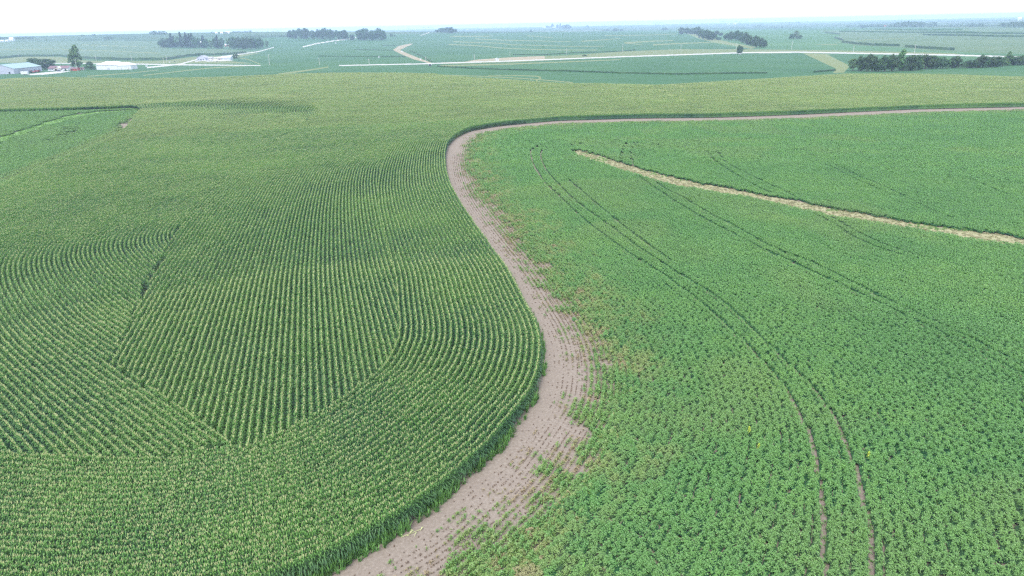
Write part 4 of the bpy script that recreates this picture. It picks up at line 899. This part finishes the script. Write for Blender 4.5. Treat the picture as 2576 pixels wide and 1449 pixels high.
def building(name, label, A_, B_, depth, eave, ridge, wall, roof, doors=(), cat='building', ridge_along=True, inset=0.0, group=None, zoff=0.0):
    a = ground_at(*A_); b_ = ground_at(*B_); v = b_ - a; L = math.hypot(v.x, v.y); rz = math.atan2(v.y, v.x)
    zb = min(a.z, b_.z) ; o = empty(name, (a.x, a.y, zb), rz, label, cat, group); D = depth
    w_ = MB(); w_.quad((0, 0, -.6), (L, 0, -.6), (L, 0, eave), (0, 0, eave)); w_.quad((L, D, -.6), (0, D, -.6), (0, D, eave), (L, D, eave))
    w_.quad((0, D, -.6), (0, 0, -.6), (0, 0, eave), (0, D, eave)); w_.quad((L, 0, -.6), (L, D, -.6), (L, D, eave), (L, 0, eave)); r_ = MB(); e = .45; t = .12
    if ridge_along:
        i = inset
        if i == 0: w_.tri((0, 0, eave), (0, D / 2, ridge), (0, D, eave)); w_.tri((L, 0, eave), (L, D, eave), (L, D / 2, ridge)); xs = (-e, L + e)
        else: xs = (i, L - i)
        de = (ridge - eave) / (D / 2) * e; ez = eave - de
        for yy, sg in ((-e, 1), (D + e, -1)):
            q = [(-e, yy, ez + t), (L + e, yy, ez + t), (xs[1], D / 2, ridge + t), (xs[0], D / 2, ridge + t)]; r_.poly(q if sg > 0 else q[::-1])
            r_.quad((-e, yy, ez - .1), (L + e, yy, ez - .1), (L + e, yy, ez + t), (-e, yy, ez + t))
        if i: r_.tri((-e, D + e, ez + t), (-e, -e, ez + t), (i, D / 2, ridge + t)); r_.tri((L + e, -e, ez + t), (L + e, D + e, ez + t), (L - i, D / 2, ridge + t))
        r_.box(xs[0], D / 2 - .25, ridge + .06, xs[1], D / 2 + .25, ridge + .22)
    else:
        w_.tri((0, 0, eave), (L, 0, eave), (L / 2, 0, ridge)); w_.tri((0, D, eave), (L / 2, D, ridge), (L, D, eave)); de = (ridge - eave) / (L / 2) * e; ez = eave - de
        r_.quad((-e, -e, ez + t), (L / 2, -e, ridge + t), (L / 2, D + e, ridge + t), (-e, D + e, ez + t)); r_.quad((L / 2, -e, ridge + t), (L + e, -e, ez + t), (L + e, D + e, ez + t), (L / 2, D + e, ridge + t))
        r_.quad((-e, -e, ez - .05), (L / 2, -e, ridge - .05), (L / 2, -e, ridge + t), (-e, -e, ez + t)); r_.quad((L / 2, -e, ridge - .05), (L + e, -e, ez - .05), (L + e, -e, ez + t), (L / 2, -e, ridge + t))
    w_.build('wall', wall, o); r_.build('roof', roof, o)
    for d_ in doors:
        nm, t0, t1, z0, z1, mt_ = d_[:6]; q = MB()
        if len(d_) > 6: q.box(-.06, D * t0, z0, .05, D * t1, z1)
        else: q.box(L * t0, -.06, z0, L * t1, .05, z1)
        q.build(nm, mt_, o)
    return o, L
o, L = building('machine_shed', 'large pale machine shed with a teal roof at the far left', (37, 186.2), (106.8, 179.2), 28, 6.0, 10.6, LAV, TEAL,
                [('sliding_door', .14, .36, 0, 4.9, flat_mat('door_panel', (.29, .31, .38), .5, .4)), ('door', .51, .545, 0, 2.3, DARK), ('door', .70, .735, 0, 2.9, DARK), ('door', .885, .92, 0, 2.3, DARK), ('door', .16, .22, 0, 2.6, DARK, 1)], 'shed')
o, L = building('pole_barn', 'bigger white barn left of its lower twin', (243.5, 175.8), (296, 175.6), 20, 5.6, 9.2, WHITE, WHITE, [('door', .52, .57, 0, 2.2, LAV), ('door', .60, .63, 0, 2.1, LAV)], 'barn', inset=7, group='white barns')
o, L = building('pole_barn', 'lower white barn right of its bigger twin', (296.4, 175.6), (330.5, 174.8), 18, 4.9, 8.0, WHITE, WHITE, [('window', .25, .31, 1.2, 2.2, LAV), ('door', .78, .83, 0, 2.2, BEIGE)], 'barn', inset=6, group='white barns')
o, L = building('farmhouse', 'low farmhouse with mauve roof and white gabled wing', (122, 178.0), (172, 177.2), 11, 2.7, 5.2, WHITE, MAUVE, [('window', .06, .12, 1, 2.1, GLASS), ('window', .17, .24, 1, 2.1, GLASS), ('window', .84, .9, 1, 2.1, GLASS)], 'house')
gw = MB(); gw.box(L * .36, -2.2, -.5, L * .68, -.02, 2.7); gw.poly([(L * .36, -2.2, 2.7), (L * .68, -2.2, 2.7), (L * .52, -2.2, 4.4)]); gw.build('gabled_wing', BEIGE, o)
gr = MB(); gr.quad((L * .34, -2.6, 2.6), (L * .52, -2.6, 4.55), (L * .52, 3, 4.55), (L * .34, 3, 2.6)); gr.quad((L * .52, -2.6, 4.55), (L * .70, -2.6, 2.6), (L * .70, 3, 2.6), (L * .52, 3, 4.55)); gr.build('wing_roof', WHITE, o)
gd = MB(); gd.box(L * .4, -2.26, 0, L * .49, -2.15, 2.2); gd.build('garage_door', DARK, o)
gd = MB(); gd.box(L * .54, -2.26, 0, L * .64, -2.15, 2.2); gd.build('garage_door', LAV, o)
building('red_shed', 'small red shed right of the farmhouse', (178, 178.2), (193.2, 178.0), 6, 2.3, 3.5, RED, MAUVE, [('door', .1, .3, 0, 2.0, DARK)], 'shed')
building('garden_shed', 'tiny beige shed just right of the red shed', (196.5, 177.2), (202.5, 177.1), 3, 2.2, 3.0, BEIGE, MAUVE, [('door', .35, .65, 0, 1.9, DARK)], 'shed')
building('garden_shed', 'tiny beige shed farther right of the red shed', (204.5, 176.8), (210, 176.7), 3, 2.2, 3.0, BEIGE, MAUVE, [('door', .35, .65, 0, 1.9, DARK)], 'shed')
building('farmhouse', 'grey gabled farmhouse beside the road fork', (495, 152.6), (517, 152.4), 12, 4.2, 7.4, LAV, GREYR, [('door', .42, .56, 0, 2.2, DARK), ('window', .15, .28, 1.2, 2.4, GLASS), ('window', .7, .83, 1.2, 2.4, GLASS)], 'house', ridge_along=False)
building('garage', 'beige garage attached right of the grey gabled house', (518, 152.2), (534.5, 151.8), 9, 3.2, 5.2, BEIGE, GREYR, [('door', .1, .42, 0, 2.4, LAV), ('door', .55, .88, 0, 2.4, WHITE)], 'garage')
building('metal_shed', 'pale metal shed with bright roof at the middle farmstead', (557, 150.6), (580, 150.2), 12, 3.6, 5.6, STEEL, WHITE, [('door', .3, .62, 0, 3.0, LAV)], 'shed')
building('small_shed', 'small whitish shed left of the pale metal shed', (547.5, 150.6), (556, 150.6), 6, 2.6, 3.8, BEIGE, WHITE, [('door', .3, .6, 0, 2.0, DARK)], 'shed')
building('field_hut', 'little white hut beside the long gravel road', (1246.8, 153.5), (1254.3, 153.3), 3.2, 2.4, 3.5, WHITE, WHITE, [('door', .35, .62, 0, 2.0, LAV)], 'hut', ridge_along=False)
for (x0, x1, yb, ev, rd, wl_, rf, lb) in [(501.5, 508, 111.5, 4, 8, BEIGE, WHITE, 'pinkish house half hidden in the middle of the farm grove'), (547.5, 551.5, 113, 3, 5, WHITE, GREYR, 'little white shed between conifers of the farm grove'), (565, 577, 117, 3.5, 6.5, RED, WHITE, 'red shed with white roof in the gap of the farm grove'),
                                          (541, 547, 85.6, 4, 7, WHITE, WHITE, 'leftmost white shed of the far ridge farm'), (554, 561, 85.3, 4, 7, WHITE, WHITE, 'middle white shed of the far ridge farm'), (568, 578, 85.0, 5, 9, WHITE, WHITE, 'rightmost and biggest white shed of the far ridge farm'),
                                          (23, 33, 104, 6, 13, WHITE, WHITE, 'white roofed house among trees at the left horizon'), (1, 9, 105.5, 4, 6, WHITE, WHITE, 'long low white shed at the left picture edge'), (13, 20, 105.3, 4, 6, WHITE, WHITE, 'low white shed next to the white roofed house'),
                                          (1363, 1373, 70.8, 5, 8, WHITE, WHITE, 'left white shed of the far central farm'), (1389, 1400, 70.4, 6, 10, WHITE, WHITE, 'right white shed of the far central farm'), (1173, 1177, 76, 5, 9, WHITE, WHITE, 'tiny white farmhouse below the skyline'),
                                          (1829, 1835, 62.6, 6, 9, WHITE, WHITE, 'left pale shed on the far right ridge'), (1843, 1852, 62.2, 8, 13, BEIGE, BEIGE, 'right pale shed on the far right ridge'), (2222, 2229, 68.6, 5, 8, BEIGE, RED, 'tiny pinkish house in front of the far wood'), (2558, 2568, 52, 12, 20, WHITE, WHITE, 'white building far off at the right horizon')]:
    building('distant_shed' if 'shed' in lb else 'distant_house', lb, (x0, yb), (x1, yb - .02 * (x1 - x0)), 10, ev, rd, wl_, rf, [('door', .4, .6, 0, 2.6, DARK)], 'shed' if 'shed' in lb else 'house')
# small white posts and boxes in the fields
def marker(x, y, wpx, hpx, label, name='marker_box'):
    p = ground_at(x, y); k = depth_of(p) / FD; o = empty(name, p, random.uniform(-.3, .3), label, 'box'); W_, H_ = wpx * k, hpx * k
    q = MB(); q.box(-W_ / 2, -W_ / 2, 0, W_ / 2, W_ / 2, H_ * .8); q.build('body', WHITE, o); q = MB(); q.box(-W_ * .58, -W_ * .58, H_ * .8 + .01, W_ * .58, W_ * .58, H_); q.build('lid', GREYR, o)
marker(952.7, 145, 3, 3, 'small white box alone in the soybeans above the road'); marker(1011, 131.4, 3, 3.6, 'white box on the upper part of the dry waterway')
marker(1057.5, 150.6, 3, 3.6, 'white box on the lower part of the dry waterway'); marker(844.7, 109.6, 2.6, 3, 'small white box below the curving distant road')
marker(369, 168, 4, 3.6, 'white box at the corner of the road fork', 'utility_box'); marker(426.5, 157.5, 2.5, 2.5, 'white marker on the grass above the road fork'); marker(477, 141.5, 2, 3, 'white marker at the edge of the upper maize')
p = ground_at(1081.5, 166.5); o = empty('culvert', p, 0, 'dark round culvert mouth below the long gravel road', 'culvert'); q = MB(); q.cyl((0, 0, .9), (0, 4, .9), 1.5, 1.5, 14); q.build('pipe', STEEL, o); q = MB(); q.cyl((0, -.05, .9), (0, -.02, .9), 1.3, 1.3, 14); q.build('opening', DARK, o)
# utility poles
def pole(x, yb, yt, label, lamp=False, xt=None):
    p = ground_at(x, yb); h = (yb - yt) * depth_of(p) / FD; r_ = .2; o = empty('utility_pole', p, math.atan2(p.x, p.y) * -1 + .5, label, 'pole', None if lamp else 'utility poles along the fields')
    q = MB(); q.cyl((0, 0, -.5), (0, 0, h), .24, .16, 8); q.build('shaft', WOOD, o)
    if lamp: q = MB(); q.cyl((0, 0, h - .6), (0, -1.3, h - .1), .07, .07, 6); q.build('arm', STEEL, o); q = MB(); q.box(-.5, -1.9, h - .5, .5, -1.0, h + .1); q.build('lamp', WHITE, o)
    else:
        q = MB(); q.box(-1.2, -.1, h - .9, 1.2, .1, h - .68); q.build('crossarm', WOOD, o)
        for s_ in (-1.05, 0, 1.05):
            q = MB(); q.cyl((s_, 0, h - .68), (s_, 0, h - .4), .07, .05, 6); q.build('insulator', STEEL, o)
pole(194.5, 178, 152, 'stout pale lamp pole in front of the tall farmyard tree', True); pole(678.3, 164.5, 139.5, 'slim lamp pole standing in beans right of the road end', True)
for x_, yb, yt, lb in [(243, 156, 139, 'pole just left above the white barns'), (332.5, 156, 139, 'pole behind the right end of the white barns'), (413.5, 166, 146.5, 'nearer pole at the road fork'), (420, 156.5, 139.5, 'farther pole at the road fork'), (47, 143.5, 136, 'pole behind the teal roofed shed at the maize edge'),
                       (539, 141, 128.5, 'pole above the grey farmhouse at the maize edge'), (803.5, 163.5, 147.5, 'pole left of where the long road begins'), (928.5, 163, 149, 'pole above the left part of the long road'), (1071, 157.5, 143.5, 'pole beside the foot of the dry waterway'), (1193, 153, 138, 'pole left of the little white hut'),
                       (1282.5, 141.5, 131, 'pole right of the little white hut'), (1425, 137.5, 122, 'pole above the road left of the low verge bush'), (1565.5, 132, 113, 'pole above the road right of the low verge bush'), (1712, 127, 111.5, 'pole midway between verge bush and lone road tree'), (1851, 125, 110, 'pole rising behind the lone road tree'),
                       (1990.5, 124, 105.5, 'pole below the hillside trio of trees'), (2145.5, 132, 116, 'pole above the road left of the tree row'), (2299, 134, 113, 'pole behind the tallest tree of the right row'), (709.5, 116.5, 106, 'slim pole in the beans left of the clump'), (2309, 70, 63.5, 'white post in front of the far wood')]:
    pole(x_, yb, yt, lb)
# vehicles and farm implements
def wheels(o, xs, y0, y1, r_):
    for x_ in xs:
        for y_ in (y0, y1): q = MB(); q.cyl((x_, y_ - .12, r_), (x_, y_ + .12, r_), r_, r_, 12); w_ = q.build('wheel', TYRE, o)
def vehicle(x, y, rz, label, mat, kind='pickup'):
    p = ground_at(x, y); o = empty({'pickup': 'pickup_truck', 'car': 'parked_car'}[kind], p, rz, label, {'pickup': 'pickup', 'car': 'car'}[kind]); q = MB()
    prof = [(-2.7, .5), (2.6, .5), (2.7, .95), (1.5, 1.15), (.9, 1.75), (-.5, 1.8), (-.7, 1.15), (-2.7, 1.1)] if kind == 'pickup' else [(-2.2, .4), (2.2, .4), (2.25, .8), (1.3, 1.0), (.6, 1.45), (-1.2, 1.5), (-2.1, 1.0)]
    n_ = len(prof); k = len(q.v)
    for yy in (-.95, .95): q.v += [(a, yy, b_) for a, b_ in prof]
    q.f.append(tuple(range(n_))); q.f.append(tuple(range(2 * n_ - 1, n_ - 1, -1))); q.m += [0, 0]
    for i in range(n_): j = (i + 1) % n_; q.f.append((i, n_ + i, n_ + j, j)); q.m.append(0)
    q.build('body', mat, o)
    q = MB(); a, b_ = prof[3], prof[4]
    if kind == 'pickup': q.box(-.45, -.98, 1.2, 1.0, .98, 1.62)
    else: q.box(-1.1, -.98, 1.03, .75, .98, 1.36)
    q.build('side_windows', GLASS, o); wheels(o, (-1.6, 1.65), -.85, .85, .4); return o
vehicle(128, 179.8, .1, 'white pickup parked left of the farmhouse garage doors', WHITE); vehicle(156, 179.6, .3, 'white car parked right of the farmhouse garage doors', WHITE, 'car'); vehicle(529.5, 153.4, .2, 'white car parked by the beige garage', WHITE, 'car')
vehicle(1861.5, 137.5, 0, 'white car on the gravel road beside the lone tree', WHITE, 'car'); vehicle(148, 180, 1.2, 'dark car before the left farmhouse garage door', DARK, 'car')
p = ground_at(63, 188.5); o = empty('box_trailer', p, .15, 'white box trailer parked before the teal roofed shed', 'trailer'); q = MB(); q.box(-3.4, -1.2, .7, 3.4, 1.2, 3.6); q.build('body', WHITE, o); q = MB(); q.box(3.42, -.1, .6, 4.6, .1, .75); q.build('drawbar', DARK, o); q = MB(); q.box(-3.47, -1.0, .8, -3.42, 1.0, 3.4); q.build('rear_door', LAV, o); wheels(o, (-.5, .5), -1.15, 1.15, .42)
p = ground_at(82, 183.8); o = empty('tractor', p, .2, 'red tractor in the yard right of the white trailer', 'tractor'); q = MB(); q.box(.1, -.5, .9, 2.6, .5, 1.8); q.build('hood', RED, o); q = MB(); q.box(-1.5, -.8, 1.2, .05, .8, 2.9); q.build('cab', GLASS, o); q = MB(); q.box(-1.6, -.9, 2.92, .15, .9, 3.1); q.build('cab_roof', RED, o)
for x_, r_ in ((-1.0, .95), (2.0, .6)):
    for y_ in (-1.05, 1.05): q = MB(); q.cyl((x_, y_ - .22, r_), (x_, y_ + .22, r_), r_, r_, 14); q.build('wheel', TYRE, o)
p = ground_at(94, 182.5); o = empty('grain_wagon', p, .1, 'rusty red wagon between the tractor and the shed door', 'wagon'); q = MB(); q.poly([(-2, -.8, 1), (2, -.8, 1), (2.4, -1.2, 2.3), (-2.4, -1.2, 2.3)]); q.poly([(2, .8, 1), (-2, .8, 1), (-2.4, 1.2, 2.3), (2.4, 1.2, 2.3)]); q.poly([(-2, .8, 1), (-2, -.8, 1), (-2.4, -1.2, 2.3), (-2.4, 1.2, 2.3)]); q.poly([(2, -.8, 1), (2, .8, 1), (2.4, 1.2, 2.3), (2.4, -1.2, 2.3)]); q.poly([(-2, -.8, 1), (-2, .8, 1), (2, .8, 1), (2, -.8, 1)])
q.build('hopper', RED, o); wheels(o, (-1.5, 1.5), -.8, .8, .5)
# lone weeds and volunteer plants standing above the beans
YEL = flat_mat('yellow_leaf', (.38, .46, .04), .6, .3, .2, 3); LGR = flat_mat('volunteer_leaf', (.15, .33, .07), .6, .3, .2, 3)
def weedplant(x, y, h, mat, label, name, leaves=14):
    p = unproj(x, y, .75)[0]; o = empty(name, (p[0], p[1], 0), random.uniform(0, 6), label, 'plant'); q = MB(); q.cyl((0, 0, 0), (0, 0, h * .9), .02, .012, 5); q.build('stem', mat, o); q = MB()
    for i in range(leaves):
        a = i * 2.4; z = h * (.35 + .6 * i / leaves); L_ = .2 * (1.2 - .6 * i / leaves); c_, s_ = math.cos(a), math.sin(a); w_ = .045
        q.quad((0, 0, z), (c_ * L_ * .5 - s_ * w_, s_ * L_ * .5 + c_ * w_, z + .14), (c_ * L_, s_ * L_, z + .08), (c_ * L_ * .5 + s_ * w_, s_ * L_ * .5 - c_ * w_, z + .12))
    q.build('leaves', mat, o)
weedplant(1884, 1080, 1.1, YEL, 'bright yellow weed standing in beans left of the wheel tracks', 'yellow_weed', 22); weedplant(1908, 1122, 1.05, YEL, 'paler yellow weed just below the bright yellow one', 'yellow_weed')
weedplant(2184, 1144, 1.15, YEL, 'small yellow weed right of the right wheel track', 'yellow_weed'); weedplant(1467, 1434, 1.9, LGR, 'lone light green maize plant in beans at the bottom edge', 'volunteer_maize_plant', 10)
weedplant(1213, 542, 1.9, LGR, 'light green maize plant at the upper bend of the bare strip', 'volunteer_maize_plant', 10); weedplant(1272, 618, 1.8, LGR, 'light green maize plant lower down the bare strip edge', 'volunteer_maize_plant', 10)
p = unproj(1035, 1345, 0)[0]; o = empty('fallen_maize_stalk', (p[0], p[1], 0), .4, 'pale dry broken maize stalk lying on the bare strip', 'stalk'); q = MB(); q.cyl((-.9, 0, .06), (.9, .2, .12), .025, .02, 5); q.build('stem', M['tassel'], o); q = MB()
for i in range(7): a = random.uniform(-1, 1) + (i % 2) * 3.14 + 1.5; x_ = -.7 + i * .24; q.quad((x_, 0, .1), (x_ + math.cos(a) * .3, math.sin(a) * .3 + .05, .3), (x_ + math.cos(a) * .65, math.sin(a) * .65, .08), (x_ + math.cos(a) * .32, math.sin(a) * .3 - .05, .26))
q.build('leaves', M['tassel'], o)

#ENDTHINGS

# ------------------------------------------------------------------ haze
b = MB(); b.box(-13500, -13200, -40, 13500, 13200, 58)
mt, n = newmat('haze'); v = N(n, 'ShaderNodeVolumePrincipled'); v.inputs['Color'].default_value = (.55, .72, 1.0, 1); v.inputs['Density'].default_value = .00016; v.inputs['Anisotropy'].default_value = .1
o_ = N(n, 'ShaderNodeOutputMaterial'); n.links.new(v.outputs[0], o_.inputs['Volume'])
tag(b.build('haze', mt), kind='stuff')
